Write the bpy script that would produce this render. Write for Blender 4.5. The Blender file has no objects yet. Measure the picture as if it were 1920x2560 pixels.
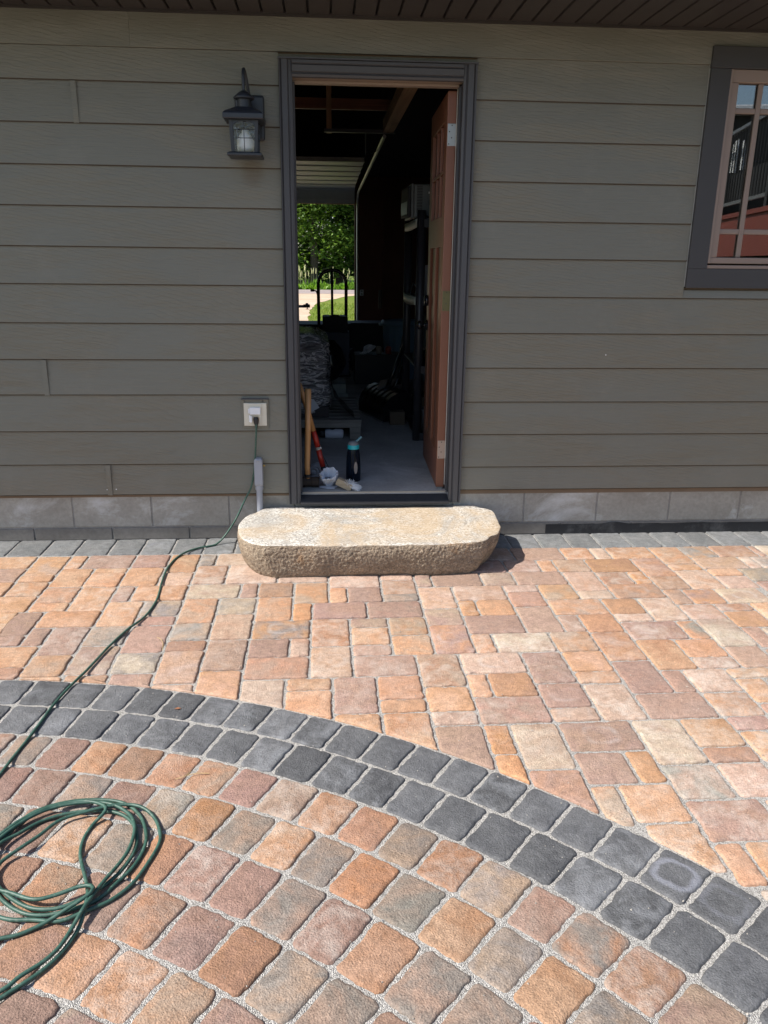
import bpy, bmesh, math, random
from mathutils import Vector, Matrix, noise

# ------------------------------------------------------------------ camera, sky, sun, exposure
scene = bpy.context.scene
COL = scene.collection
cam = bpy.data.objects.new("camera", bpy.data.cameras.new("camera"))
COL.objects.link(cam)
cam.data.sensor_fit = 'VERTICAL'
cam.data.sensor_height = 36.0
cam.data.sensor_width = 27.0
cam.data.lens = 28.18
cam.data.clip_start = 0.05
cam.data.clip_end = 900
_ya, _pi, _ro = math.radians(4.358), math.radians(17.376), math.radians(0.6734)
_f = Vector((math.sin(_ya) * math.cos(_pi), math.cos(_ya) * math.cos(_pi), -math.sin(_pi)))
_r = Vector((math.cos(_ya), -math.sin(_ya), 0))
_u = _r.cross(_f)
_r2 = _r * math.cos(_ro) + _u * math.sin(_ro)
_u2 = _u * math.cos(_ro) - _r * math.sin(_ro)
cam.matrix_world = Matrix(((_r2.x, _u2.x, -_f.x, 0), (_r2.y, _u2.y, -_f.y, -4.14), (_r2.z, _u2.z, -_f.z, 1.437), (0, 0, 0, 1)))
scene.camera = cam

SUN = Vector((-0.152, -0.047, 0.175)).normalized()
world = bpy.data.worlds.new("World")
scene.world = world
world.use_nodes = True
wn = world.node_tree
wn.nodes.clear()
sky = wn.nodes.new('ShaderNodeTexSky')
sky.sky_type = 'NISHITA'
sky.sun_disc = False
sky.sun_elevation = math.asin(SUN.z)
sky.sun_rotation = math.atan2(SUN.x, SUN.y)
sky.air_density = 1.0
sky.dust_density = 1.2
bg = wn.nodes.new('ShaderNodeBackground')
bg.inputs['Strength'].default_value = 0.13
wo = wn.nodes.new('ShaderNodeOutputWorld')
wn.links.new(sky.outputs[0], bg.inputs[0])
wn.links.new(bg.outputs[0], wo.inputs[0])

sl = bpy.data.lights.new("sun", 'SUN')
sl.energy = 5.0
sl.angle = math.radians(0.5)
sl.color = (1.0, 0.95, 0.87)
sun = bpy.data.objects.new("sun", sl)
COL.objects.link(sun)
sun.rotation_euler = SUN.to_track_quat('Z', 'Y').to_euler()
sun.location = (-6, -4, 9)

scene.view_settings.view_transform = 'Standard'
scene.view_settings.look = 'None'
scene.view_settings.gamma = 1.0
scene.view_settings.use_curve_mapping = False
scene.view_settings.exposure = 0.62
scene.render.engine = 'CYCLES'
scene.cycles.use_denoising = True
try:
    scene.cycles.denoising_input_passes = 'RGB_ALBEDO_NORMAL'
    scene.cycles.denoising_prefilter = 'ACCURATE'
except Exception:
    pass
scene.cycles.max_bounces = 10
scene.cycles.diffuse_bounces = 6
scene.cycles.transparent_max_bounces = 16
scene.cycles.caustics_reflective = False
scene.cycles.caustics_refractive = False
scene.cycles.sample_clamp_indirect = 6.0

rnd = random.Random(7)

# ------------------------------------------------------------------ helpers
def setp(o, label=None, cat=None, group=None, kind=None):
    if label: o['label'] = label
    if cat: o['category'] = cat
    if group: o['group'] = group
    if kind: o['kind'] = kind
    return o

def empty(name, loc, label=None, cat=None, group=None):
    o = bpy.data.objects.new(name, None)
    o.empty_display_size = 0.1
    o.location = loc
    COL.objects.link(o)
    return setp(o, label, cat, group)

class MB:
    """collects geometry, builds one mesh object (coordinates are relative to the parent thing)"""
    def __init__(s):
        s.v, s.f = [], []
    def add(s, vs, fs):
        b = len(s.v)
        s.v += [tuple(p) for p in vs]
        s.f += [tuple(i + b for i in f) for f in fs]
        return s
    def box(s, x0, x1, y0, y1, z0, z1, M=None):
        vs = [(x0, y0, z0), (x1, y0, z0), (x1, y1, z0), (x0, y1, z0), (x0, y0, z1), (x1, y0, z1), (x1, y1, z1), (x0, y1, z1)]
        if M is not None: vs = [M @ Vector(p) for p in vs]
        return s.add(vs, [(0, 3, 2, 1), (4, 5, 6, 7), (0, 1, 5, 4), (1, 2, 6, 5), (2, 3, 7, 6), (3, 0, 4, 7)])
    def prism(s, prof, a0, a1, axis='x', M=None):
        """profile of 2D points extruded along an axis. x: prof=(y,z); y: prof=(x,z); z: prof=(x,y)"""
        n = len(prof)
        def P(p, a):
            if axis == 'x': q = (a, p[0], p[1])
            elif axis == 'y': q = (p[0], a, p[1])
            else: q = (p[0], p[1], a)
            return M @ Vector(q) if M is not None else q
        vs = [P(p, a0) for p in prof] + [P(p, a1) for p in prof]
        fs = [(i, (i + 1) % n, n + (i + 1) % n, n + i) for i in range(n)] + [tuple(range(n))[::-1], tuple(range(n, 2 * n))]
        return s.add(vs, fs)
    def tube(s, pts, r, n=8, caps=True):
        pts = [Vector(p) for p in pts]
        rs = r if isinstance(r, (list, tuple)) else [r] * len(pts)
        m = len(pts)
        vs, fs = [], []
        up = None
        for i, p in enumerate(pts):
            t = (pts[min(i + 1, m - 1)] - pts[max(i - 1, 0)])
            if t.length < 1e-9: t = Vector((0, 0, 1))
            t.normalize()
            if up is None:
                up = Vector((0, 0, 1)) if abs(t.z) < 0.9 else Vector((1, 0, 0))
            a = (up - t * up.dot(t))
            if a.length < 1e-6: a = t.orthogonal()
            a.normalize()
            b = t.cross(a)
            up = a
            for k in range(n):
                w = 2 * math.pi * k / n
                vs.append(p + a * math.cos(w) * rs[i] + b * math.sin(w) * rs[i])
        for i in range(m - 1):
            for k in range(n):
                k2 = (k + 1) % n
                fs.append((i * n + k, i * n + k2, (i + 1) * n + k2, (i + 1) * n + k))
        if caps:
            fs += [tuple(range(n))[::-1], tuple(range((m - 1) * n, m * n))]
        return s.add(vs, fs)
    def lathe(s, prof, n=24, M=None, cap=True, a0=0.0, a1=2 * math.pi):
        """(radius, z) profile turned about z"""
        full = abs(a1 - a0 - 2 * math.pi) < 1e-6
        cnt = n if full else n + 1
        vs, fs = [], []
        for r, z in prof:
            for k in range(cnt):
                w = a0 + (a1 - a0) * k / n
                p = Vector((r * math.cos(w), r * math.sin(w), z))
                vs.append(M @ p if M is not None else p)
        for i in range(len(prof) - 1):
            for k in range(n):
                k2 = (k + 1) % cnt
                fs.append((i * cnt + k, i * cnt + k2, (i + 1) * cnt + k2, (i + 1) * cnt + k))
        if cap and full:
            fs += [tuple(range(cnt))[::-1], tuple(range((len(prof) - 1) * cnt, len(prof) * cnt))]
        return s.add(vs, fs)
    def build(s, name, mat, parent=None, smooth=False, bevel=0.0, loc=None, kind=None, label=None, cat=None, group=None, seg=2):
        me = bpy.data.meshes.new(name)
        me.from_pydata(s.v, [], s.f)
        bm = bmesh.new(); bm.from_mesh(me)
        bmesh.ops.recalc_face_normals(bm, faces=bm.faces[:])
        bm.to_mesh(me); bm.free()
        if mat: me.materials.append(mat)
        o = bpy.data.objects.new(name, me)
        COL.objects.link(o)
        if parent: o.parent = parent
        if loc: o.location = loc
        if smooth:
            for p in me.polygons: p.use_smooth = True
        if bevel > 0:
            md = o.modifiers.new("bevel", 'BEVEL')
            md.width = bevel; md.segments = seg; md.limit_method = 'ANGLE'; md.angle_limit = math.radians(40)
            if smooth is False:
                pass
        return setp(o, label, cat, group, kind)

def catmull(pts, step=0.02):
    pts = [Vector(p) for p in pts]
    out = []
    for i in range(len(pts) - 1):
        p0, p1, p2, p3 = pts[max(i - 1, 0)], pts[i], pts[i + 1], pts[min(i + 2, len(pts) - 1)]
        n = max(2, int((p2 - p1).length / step))
        for k in range(n):
            t = k / n
            out.append(0.5 * ((2 * p1) + (p2 - p0) * t + (2 * p0 - 5 * p1 + 4 * p2 - p3) * t * t + (3 * p1 - p0 - 3 * p2 + p3) * t ** 3))
    out.append(pts[-1])
    return out

def rot(axis, deg): return Matrix.Rotation(math.radians(deg), 4, axis)
def tr(x, y, z): return Matrix.Translation((x, y, z))

# ------------------------------------------------------------------ materials
class NT:
    def __init__(s, name):
        s.m = bpy.data.materials.new(name)
        s.m.use_nodes = True
        s.t = s.m.node_tree
        s.t.nodes.clear()
        s.out = s.n('ShaderNodeOutputMaterial')
        s.b = s.n('ShaderNodeBsdfPrincipled')
        s.l(s.b.outputs[0], s.out.inputs[0])
    def n(s, typ, **kw):
        x = s.t.nodes.new(typ)
        for k, v in kw.items(): setattr(x, k, v)
        return x
    def l(s, a, b): s.t.links.new(a, b)
    def put(s, sock, v):
        if hasattr(v, 'node'): s.l(v, sock)
        else: sock.default_value = (*v, 1) if isinstance(v, (tuple, list)) and len(v) == 3 and sock.type == 'RGBA' else v
    def coord(s, kind='Object', scale=(1, 1, 1), loc=None, rotz=0):
        c = s.n('ShaderNodeTexCoord')
        m = s.n('ShaderNodeMapping')
        m.inputs['Scale'].default_value = scale
        m.inputs['Rotation'].default_value = (0, 0, rotz)
        s.l(c.outputs[kind], m.inputs[0])
        if loc is not None: s.put(m.inputs['Location'], loc)
        return m.outputs[0]
    def wpos(s): return s.n('ShaderNodeNewGeometry').outputs['Position']
    def noise(s, vec, scale, detail=4, rough=0.55, dist=0.0, out='Fac'):
        x = s.n('ShaderNodeTexNoise')
        x.inputs['Scale'].default_value = scale; x.inputs['Detail'].default_value = detail
        x.inputs['Roughness'].default_value = rough; x.inputs['Distortion'].default_value = dist
        if vec is not None: s.l(vec, x.inputs['Vector'])
        return x.outputs[out]
    def voro(s, vec, scale, feature='F1', out='Distance', rnd_=1.0):
        x = s.n('ShaderNodeTexVoronoi', feature=feature)
        x.inputs['Scale'].default_value = scale
        x.inputs['Randomness'].default_value = rnd_
        if vec is not None: s.l(vec, x.inputs['Vector'])
        return x.outputs[out]
    def ramp(s, fac, *stops, interp='LINEAR'):
        x = s.n('ShaderNodeValToRGB')
        x.color_ramp.interpolation = interp
        e = x.color_ramp.elements
        while len(e) < len(stops): e.new(0.5)
        for i, (p, c) in enumerate(stops):
            e[i].position = p
            e[i].color = (c, c, c, 1) if isinstance(c, (int, float)) else (*c, 1)
        s.l(fac, x.inputs[0])
        return x.outputs[0]
    def mix(s, fac, a, b, mode='MIX'):
        x = s.n('ShaderNodeMix', data_type='RGBA', blend_type=mode)
        x.clamp_result = False
        s.put(x.inputs[0], fac); s.put(x.inputs[6], a); s.put(x.inputs[7], b)
        return x.outputs[2]
    def math(s, op, a, b=0.0, clamp=False):
        x = s.n('ShaderNodeMath', operation=op, use_clamp=clamp)
        s.put(x.inputs[0], a); s.put(x.inputs[1], b)
        return x.outputs[0]
    def bump(s, h, strength=0.3, dist=0.002, normal=None):
        x = s.n('ShaderNodeBump')
        x.inputs['Strength'].default_value = strength; x.inputs['Distance'].default_value = dist
        s.l(h, x.inputs['Height'])
        if normal is not None: s.l(normal, x.inputs['Normal'])
        return x.outputs[0]
    def fin(s, color=None, rough=None, normal=None, spec=None, metal=None):
        if color is not None: s.put(s.b.inputs['Base Color'], color)
        if rough is not None: s.put(s.b.inputs['Roughness'], rough)
        if normal is not None: s.l(normal, s.b.inputs['Normal'])
        if spec is not None: s.b.inputs['Specular IOR Level'].default_value = spec
        if metal is not None: s.b.inputs['Metallic'].default_value = metal
        return s.m

def paint(name, col, rough=0.5, var=0.15, scale=8.0, bstr=0.1, bscale=60.0, bdist=0.001, metal=0.0, spec=0.5, kind='Object', dirt=None):
    t = NT(name)
    c = t.coord(kind)
    n1 = t.noise(c, scale, 5, 0.6)
    lo = tuple(x * (1 - var) for x in col); hi = tuple(x * (1 + var) for x in col)
    colr = t.mix(n1, lo, hi)
    if dirt:
        d = t.ramp(t.noise(c, scale * 0.6, 6, 0.7), (0.5, 0.0), (0.72, 1.0))
        colr = t.mix(t.math('MULTIPLY', d, dirt[1]), colr, dirt[0])
    n2 = t.noise(c, bscale, 4, 0.6)
    r = t.math('ADD', t.math('MULTIPLY', n1, 0.15), rough - 0.07)
    return t.fin(colr, r, t.bump(n2, bstr, bdist), spec, metal)

def wood(name, dark, light, axis='z', scale=1.0, rough=0.6, contrast=1.0):
    t = NT(name)
    sc = {'x': (2, 26, 26), 'y': (26, 2, 26), 'z': (26, 26, 2)}[axis]
    sc = tuple(v * scale for v in sc)
    oi = t.n('ShaderNodeObjectInfo')
    c = t.coord('Object', sc, loc=t.math('MULTIPLY', oi.outputs['Random'], 37.0))
    n = t.noise(c, 1.0, 6, 0.62, 1.2)
    col = t.mix(t.ramp(n, (0.3, 0.0), (0.72, 1.0)), dark, light)
    return t.fin(col, rough, t.bump(n, 0.25, 0.002))

def concrete(name, col, dark, white=None, wscale=3.0, bstr=0.35):
    t = NT(name)
    p = t.wpos()
    big = t.noise(p, 2.3, 6, 0.65, 0.4)
    fine = t.noise(p, 55, 6, 0.7)
    c = t.mix(t.ramp(big, (0.32, 0.0), (0.68, 1.0)), dark, col)
    c = t.mix(t.math('MULTIPLY', t.ramp(fine, (0.35, 1.0), (0.62, 0.0)), 0.28), c, tuple(x * 0.55 for x in dark))
    if white:
        w = t.ramp(t.noise(p, wscale, 7, 0.72, 0.8), (0.54, 0.0), (0.68, 1.0))
        c = t.mix(t.math('MULTIPLY', w, 0.7), c, white)
    return t.fin(c, 0.88, t.bump(t.noise(p, 130, 5, 0.7), bstr, 0.002), 0.3)

# ------------------------------------------------------------------ patio materials
def paver_mat(name, dark=False, joined=False):
    t = NT(name)
    oi = t.n('ShaderNodeObjectInfo')
    at = t.n('ShaderNodeAttribute', attribute_type='OBJECT', attribute_name='tone2')
    bl = t.n('ShaderNodeAttribute', attribute_type='OBJECT', attribute_name='bloom')
    rg = t.n('ShaderNodeAttribute', attribute_type='OBJECT', attribute_name='ring')
    off = t.math('MULTIPLY', oi.outputs['Random'], 53.0)
    c = t.coord('Object', (1, 1, 1), loc=off)
    tone1 = oi.outputs['Color']
    if joined: tone1 = t.n('ShaderNodeAttribute', attribute_type='GEOMETRY', attribute_name='tone1').outputs['Color']; at = t.n('ShaderNodeAttribute', attribute_type='GEOMETRY', attribute_name='tone1')
    big = t.noise(c, 9.0, 5, 0.62, 0.6)
    mid = t.noise(c, 42.0, 5, 0.68)
    fine = t.noise(c, 260.0, 4, 0.75)
    base = t.mix(t.ramp(big, (0.38, 0.0), (0.62, 1.0)), tone1, at.outputs['Color'])
    k = t.ramp(mid, (0.25, 0.72), (0.75, 1.25))
    base = t.mix(1.0, base, k, 'MULTIPLY')
    k2 = t.ramp(fine, (0.28, 0.74 if not dark else 0.78), (0.5, 1.0), (0.72, 1.22))
    base = t.mix(1.0, base, k2, 'MULTIPLY')
    cg = t.n('ShaderNodeSeparateColor'); t.l(t.voro(c, 330.0, 'F1', 'Color'), cg.inputs[0])
    base = t.mix(1.0, base, t.ramp(cg.outputs[0], (0.0, 0.76), (0.25, 0.95), (0.8, 1.05), (1.0, 1.26)), 'MULTIPLY')
    # pale sand grains in the concrete
    gr = t.voro(c, 210.0)
    gm = t.math('MULTIPLY', t.ramp(gr, (0.10, 1.0), (0.2, 0.0)), t.ramp(t.noise(c, 95, 2, 0.5), (0.52, 0.0), (0.62, 1.0)))
    base = t.mix(t.math('MULTIPLY', gm, 0.55 if not dark else 0.35), base, (0.62, 0.52, 0.4) if not dark else (0.35, 0.34, 0.32))
    # lime bloom and dust
    b = t.ramp(t.noise(c, 13.0, 6, 0.75, 0.5), (0.45, 0.0), (0.72, 1.0))
    base = t.mix(t.math('MULTIPLY', b, bl.outputs['Fac']), base, (0.62, 0.56, 0.50) if not dark else (0.34, 0.35, 0.37))
    # ring shaped bloom, as a drying puddle leaves it
    co = t.coord('Object', (1, 1, 1))
    sx = t.n('ShaderNodeSeparateXYZ'); t.l(co, sx.inputs[0])
    wob = t.math('MULTIPLY', t.math('SUBTRACT', t.noise(c, 22, 3, 0.6), 0.5), 0.035)
    ax = t.math('ABSOLUTE', sx.outputs[0]); ay = t.math('ABSOLUTE', sx.outputs[1])
    rr = t.math('POWER', t.math('ADD', t.math('POWER', t.math('DIVIDE', ax, 0.058), 3.0), t.math('POWER', t.math('DIVIDE', ay, 0.05), 3.0)), 0.3333)
    rr = t.math('ADD', rr, t.math('MULTIPLY', wob, 16.0))
    ringn = t.ramp(t.noise(c, 16, 3, 0.6), (0.40, 0.0), (0.62, 1.0))
    ringm = t.ramp(t.math('ABSOLUTE', t.math('SUBTRACT', rr, 0.85)), (0.06, 1.0), (0.22, 0.0))
    base = t.mix(t.math('MULTIPLY', t.math('MULTIPLY', ringm, t.math('MAXIMUM', ringn, t.math('MULTIPLY', t.math('SUBTRACT', rg.outputs['Fac'], 0.8), 5.0, True))), rg.outputs['Fac']), base, (0.50, 0.47, 0.45) if not dark else (0.19, 0.195, 0.22))
    h = t.math('ADD', t.math('MULTIPLY', fine, 0.5), t.math('ADD', t.math('MULTIPLY', mid, 0.9), t.math('MULTIPLY', gr, -0.35)))
    return t.fin(base, t.math('ADD', t.math('MULTIPLY', fine, 0.2), 0.62), t.bump(h, 0.9, 0.0055), 0.35)

M_paver = paver_mat('tumbled_concrete')
M_paver_joined = paver_mat('tumbled_concrete_far', joined=True)
M_dark = paver_mat('charcoal_concrete', True)

def sand_mat():
    t = NT('joint_grit')
    p = t.wpos()
    v = t.voro(p, 420.0, 'F1', 'Color')
    s = t.n('ShaderNodeSeparateColor'); t.l(v, s.inputs[0])
    g = t.ramp(s.outputs[0], (0.0, 0.08), (0.18, 0.18), (0.45, 0.42), (0.8, 0.57), (1.0, 0.74))
    c = t.mix(0.82, t.mix(1.0, g, (1.0, 0.97, 0.92), 'MULTIPLY'), (0.41, 0.385, 0.35))
    c = t.mix(0.55, c, t.mix(1.0, g, (1.0, 0.97, 0.92), 'MULTIPLY'))
    d = t.voro(p, 420.0)
    n = t.noise(p, 70, 3, 0.6)
    h = t.math('ADD', t.math('MULTIPLY', d, -1.0), t.math('MULTIPLY', n, 1.2))
    return t.fin(c, 0.9, t.bump(h, 0.9, 0.005), 0.3)
M_sand = sand_mat()

TONE = dict(O=(.43, .225, .12), O2=(.46, .215, .09), P=(.295, .195, .165), R=(.34, .185, .115), RP=(.32, .2, .155), G=(.245, .222, .198), T=(.36, .265, .2),
            LT=(.45, .36, .275), LP=(.46, .335, .27), PK=(.40, .27, .21), LO=(.49, .305, .20), PO=(.42, .265, .18))
def tones(code):
    m = {'TO': ('T', 'O'), 'OT': ('O', 'T'), 'RT': ('R', 'T'), 'TG': ('T', 'G'), 'GT': ('G', 'T'), 'GW': ('G', 'LT'), 'RO': ('R', 'O'), 'OG': ('O', 'G'), 'GO': ('G', 'O'),
         'OP': ('O', 'P'), 'TP': ('T', 'P'), 'RP': ('RP', 'P'), 'PO': ('PO', 'LP'), 'O': ('O', 'LO'), 'O2': ('O2', 'O'), 'P': ('P', 'RP'), 'R': ('R', 'RP'), 'G': ('G', 'T'),
         'LT': ('LT', 'T'), 'LP': ('LP', 'PK'), 'PK': ('PK', 'LP'), 'LO': ('LO', 'O'), 'T': ('T', 'TP')}
    a, b = m.get(code, (code, code))
    if b == 'TP': b = 'P'
    j = rnd.uniform(0.9, 1.1)
    MEAN = (.365, .25, .175)
    wt = lambda c: 0.04 if c in ('G', 'LT') else 0.24
    f = lambda c: tuple((x * (1 - wt(c)) + m_ * wt(c)) * j * rnd.uniform(0.97, 1.03) for x, m_ in zip(TONE[c], MEAN))
    return f(a), f(b)

def rounded(w, h, r, step=0.0115):
    """outline of a rectangle with rounded corners, counter-clockwise, about the origin"""
    pts = []
    r = min(r, w * 0.3, h * 0.3)
    cs = [(w / 2 - r, -h / 2 + r, -90), (w / 2 - r, h / 2 - r, 0), (-w / 2 + r, h / 2 - r, 90), (-w / 2 + r, -h / 2 + r, 180)]
    for i, (cx, cy, a) in enumerate(cs):
        for k in range(4):
            t = math.radians(a + 30 * k)
            pts.append((cx + r * math.cos(t), cy + r * math.sin(t)))
        nx, ny, na = cs[(i + 1) % 4]
        q = (nx + r * math.cos(math.radians(na)), ny + r * math.sin(math.radians(na)))
        p = pts[-1]
        n = int(math.hypot(q[0] - p[0], q[1] - p[1]) / step)
        for k in range(1, n):
            pts.append((p[0] + (q[0] - p[0]) * k / n, p[1] + (q[1] - p[1]) * k / n))
    return pts

def rough_outline(pts, amp, seed):
    out = []
    n = len(pts)
    for i, p in enumerate(pts):
        a, b = pts[i - 1], pts[(i + 1) % n]
        tx, ty = b[0] - a[0], b[1] - a[1]
        L = math.hypot(tx, ty) or 1
        d = amp * (noise.noise((p[0] * 36, p[1] * 36, seed)) * 0.8 + noise.noise((p[0] * 120, p[1] * 120, seed + 9)) * 0.8)
        d = min(d, amp * 0.7)
        out.append((p[0] + ty / L * d, p[1] - tx / L * d))
    return out

def stone(name, pts, mat, parent, loc, rz=0.0, top=0.0, dome=0.003, c1=None, c2=None, bloom=0.0, ring=0.0):
    n = len(pts)
    cx = sum(p[0] for p in pts) / n; cy = sum(p[1] for p in pts) / n
    sd = rnd.random() * 50
    tiltx, tilty = rnd.uniform(-.008, .008), rnd.uniform(-.008, .008)
    rings = [(0.0, -0.032), (0.0, -0.0065), (0.0022, -0.0020), (0.0060, -0.0003), (0.0105, 0.0001), ('s', 0.5)]
    vs = []
    for q in rings:
        for p in pts:
            d = math.hypot(p[0] - cx, p[1] - cy) or 1
            if q[0] == 's':
                k, z = q[1], top + dome
            else:
                jit = 1 + 0.5 * noise.noise((p[0] * 40, p[1] * 40, sd))
                k, z = 1 - min(q[0] * jit / d, 0.5), top + q[1]
                if abs(q[1]) < 0.0005: z += dome * 0.3
            x, y = cx + (p[0] - cx) * k, cy + (p[1] - cy) * k
            if q[1] > -0.02:
                z += x * tiltx + y * tilty + 0.0012 * noise.noise((x * 30, y * 30, sd))
            vs.append((x, y, z))
    vs.append((cx, cy, top + dome * 1.1))
    fs = []
    for r in range(len(rings) - 1):
        for i in range(n):
            j = (i + 1) % n
            fs.append((r * n + i, r * n + j, (r + 1) * n + j, (r + 1) * n + i))
    b = (len(rings) - 1) * n
    for i in range(n): fs.append((b + i, b + (i + 1) % n, len(vs) - 1))
    me = bpy.data.meshes.new(name)
    me.from_pydata(vs, [], fs)
    me.materials.append(mat)
    for p in me.polygons: p.use_smooth = True
    o = bpy.data.objects.new(name, me)
    COL.objects.link(o)
    o.parent = parent
    o.location = loc
    o.rotation_euler = (0, 0, rz)
    o.color = (*c1, 1)
    o['tone2'] = [float(x) for x in c2]
    o['bloom'] = float(bloom)
    o['ring'] = float(ring)
    return o

# ------------------------------------------------------------------ ground
def plane(name, x0, x1, y0, y1, z, mat, kind='structure', hole=None):
    b = MB()
    if hole is None:
        b.add([(x0, y0, z), (x1, y0, z), (x1, y1, z), (x0, y1, z)], [(0, 1, 2, 3)])
    else:
        a0, a1, c0, c1 = hole
        for (p, q, r, s) in ((x0, a0, y0, y1), (a1, x1, y0, y1), (a0, a1, y0, c0), (a0, a1, c1, y1)):
            b.add([(p, r, z), (q, r, z), (q, s, z), (p, s, z)], [(0, 1, 2, 3)])
    return b.build(name, mat, kind=kind)

def grass_mat():
    t = NT('mown_grass')
    p = t.wpos()
    a = t.noise(p, 0.35, 6, 0.7)
    f = t.noise(p, 9, 6, 0.8)
    c = t.mix(t.ramp(a, (0.35, 0.0), (0.65, 1.0)), (0.115, 0.20, 0.022), (0.25, 0.27, 0.05))
    c = t.mix(t.ramp(f, (0.35, 0.0), (0.7, 1.0)), t.mix(1.0, c, (0.6, 0.65, 0.6), 'MULTIPLY'), c)
    return t.fin(c, 0.9, t.bump(f, 1.0, 0.06), 0.2)
def gravel_mat(name, a, b, sc=30):
    t = NT(name)
    p = t.wpos()
    n = t.noise(p, 0.8, 5, 0.65)
    f = t.noise(p, sc, 5, 0.75)
    c = t.mix(t.ramp(n, (0.35, 0.0), (0.65, 1.0)), a, b)
    c = t.mix(1.0, c, t.ramp(f, (0.3, 0.7), (0.7, 1.2)), 'MULTIPLY')
    return t.fin(c, 0.92, t.bump(f, 0.8, 0.02), 0.2)
M_grass = grass_mat()
M_drive = gravel_mat('sandy_gravel', (.50, .36, .25), (.60, .46, .34))
M_road = gravel_mat('worn_asphalt', (.30, .25, .24), (.37, .31, .29), 40)
M_yard = gravel_mat('bounce_tan', (.34, .29, .24), (.42, .36, .29))

plane('ground', -260, 260, -260, 420, -0.09, M_grass)
plane('bounce_yard_near', -6, 6, -5.2, -0.05, -0.07, M_yard)  # unseen ground, added for bounce light and the window mirror
plane('bounce_yard_far', -40, 40, -40, -5.205, -0.075, gravel_mat('bounce_brown', (.17, .135, .105), (.23, .185, .145)))  # unseen ground, brown chosen to bounce warm light onto the upper wall
# drive: from the garage door out to the road, bending to the left
db = MB()
left = [(-2.6, 9.0), (-2.9, 12), (-3.4, 16), (-4.2, 22), (-6, 28), (-10, 33), (-18, 36.2)]
right = [(-0.25, 9.0), (-0.30, 11), (-0.38, 14), (-0.42, 18), (-0.40, 23), (-0.2, 26.5), (0.5, 30.5), (1.8, 34.2), (6, 36.2)]
lp = catmull([(x, y, -0.086) for x, y in left], 0.5); rp = catmull([(x, y, -0.086) for x, y in right], 0.5)
N_ = 40
def samp(l, t):
    i = t * (len(l) - 1); k = min(int(i), len(l) - 2)
    return l[k].lerp(l[k + 1], i - k)
vs = []
for i in range(N_ + 1):
    t = i / N_
    a, b = samp(lp, t), samp(rp, t)
    w = noise.noise((i * 0.7, 3, 1)) * 0.12
    vs += [(a.x, a.y, -0.082), (b.x + w, b.y, -0.082)]
db.add(vs, [(2 * i, 2 * i + 1, 2 * i + 3, 2 * i + 2) for i in range(N_)])
db.build('driveway', M_drive, kind='structure')
plane('apron', -2.8, 0.62, 8.75, 10.55, -0.078, gravel_mat('old_concrete', (.36, .34, .31), (.44, .41, .37)), 'structure')
plane('road', -200, 200, 35.6, 41.0, -0.074, M_road)

# ------------------------------------------------------------------ paving
patio = MB()
CCX, CCY, RAD = -1.38, -4.554, 3.0606
patio.add([(-3.2, -3.6, -0.0062), (3.6, -3.6, -0.0062), (3.6, 0.05, -0.0062), (-3.2, 0.05, -0.0062)], [(0, 1, 2, 3)])
patio = patio.build('patio', M_sand, kind='structure')
circle = MB()
cv = [(CCX, CCY, -0.0042)] + [(CCX + RAD * math.sin(math.radians(a)), CCY + RAD * math.cos(math.radians(a)), -0.0042) for a in range(-60, 96, 2)]
circle.add(cv, [(0, i + 1, i) for i in range(1, len(cv) - 1)])
circle = circle.build('circular_paving', M_sand, kind='structure')
edging = empty('edging_course', (0, 0, 0)); edging['kind'] = 'structure'

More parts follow.
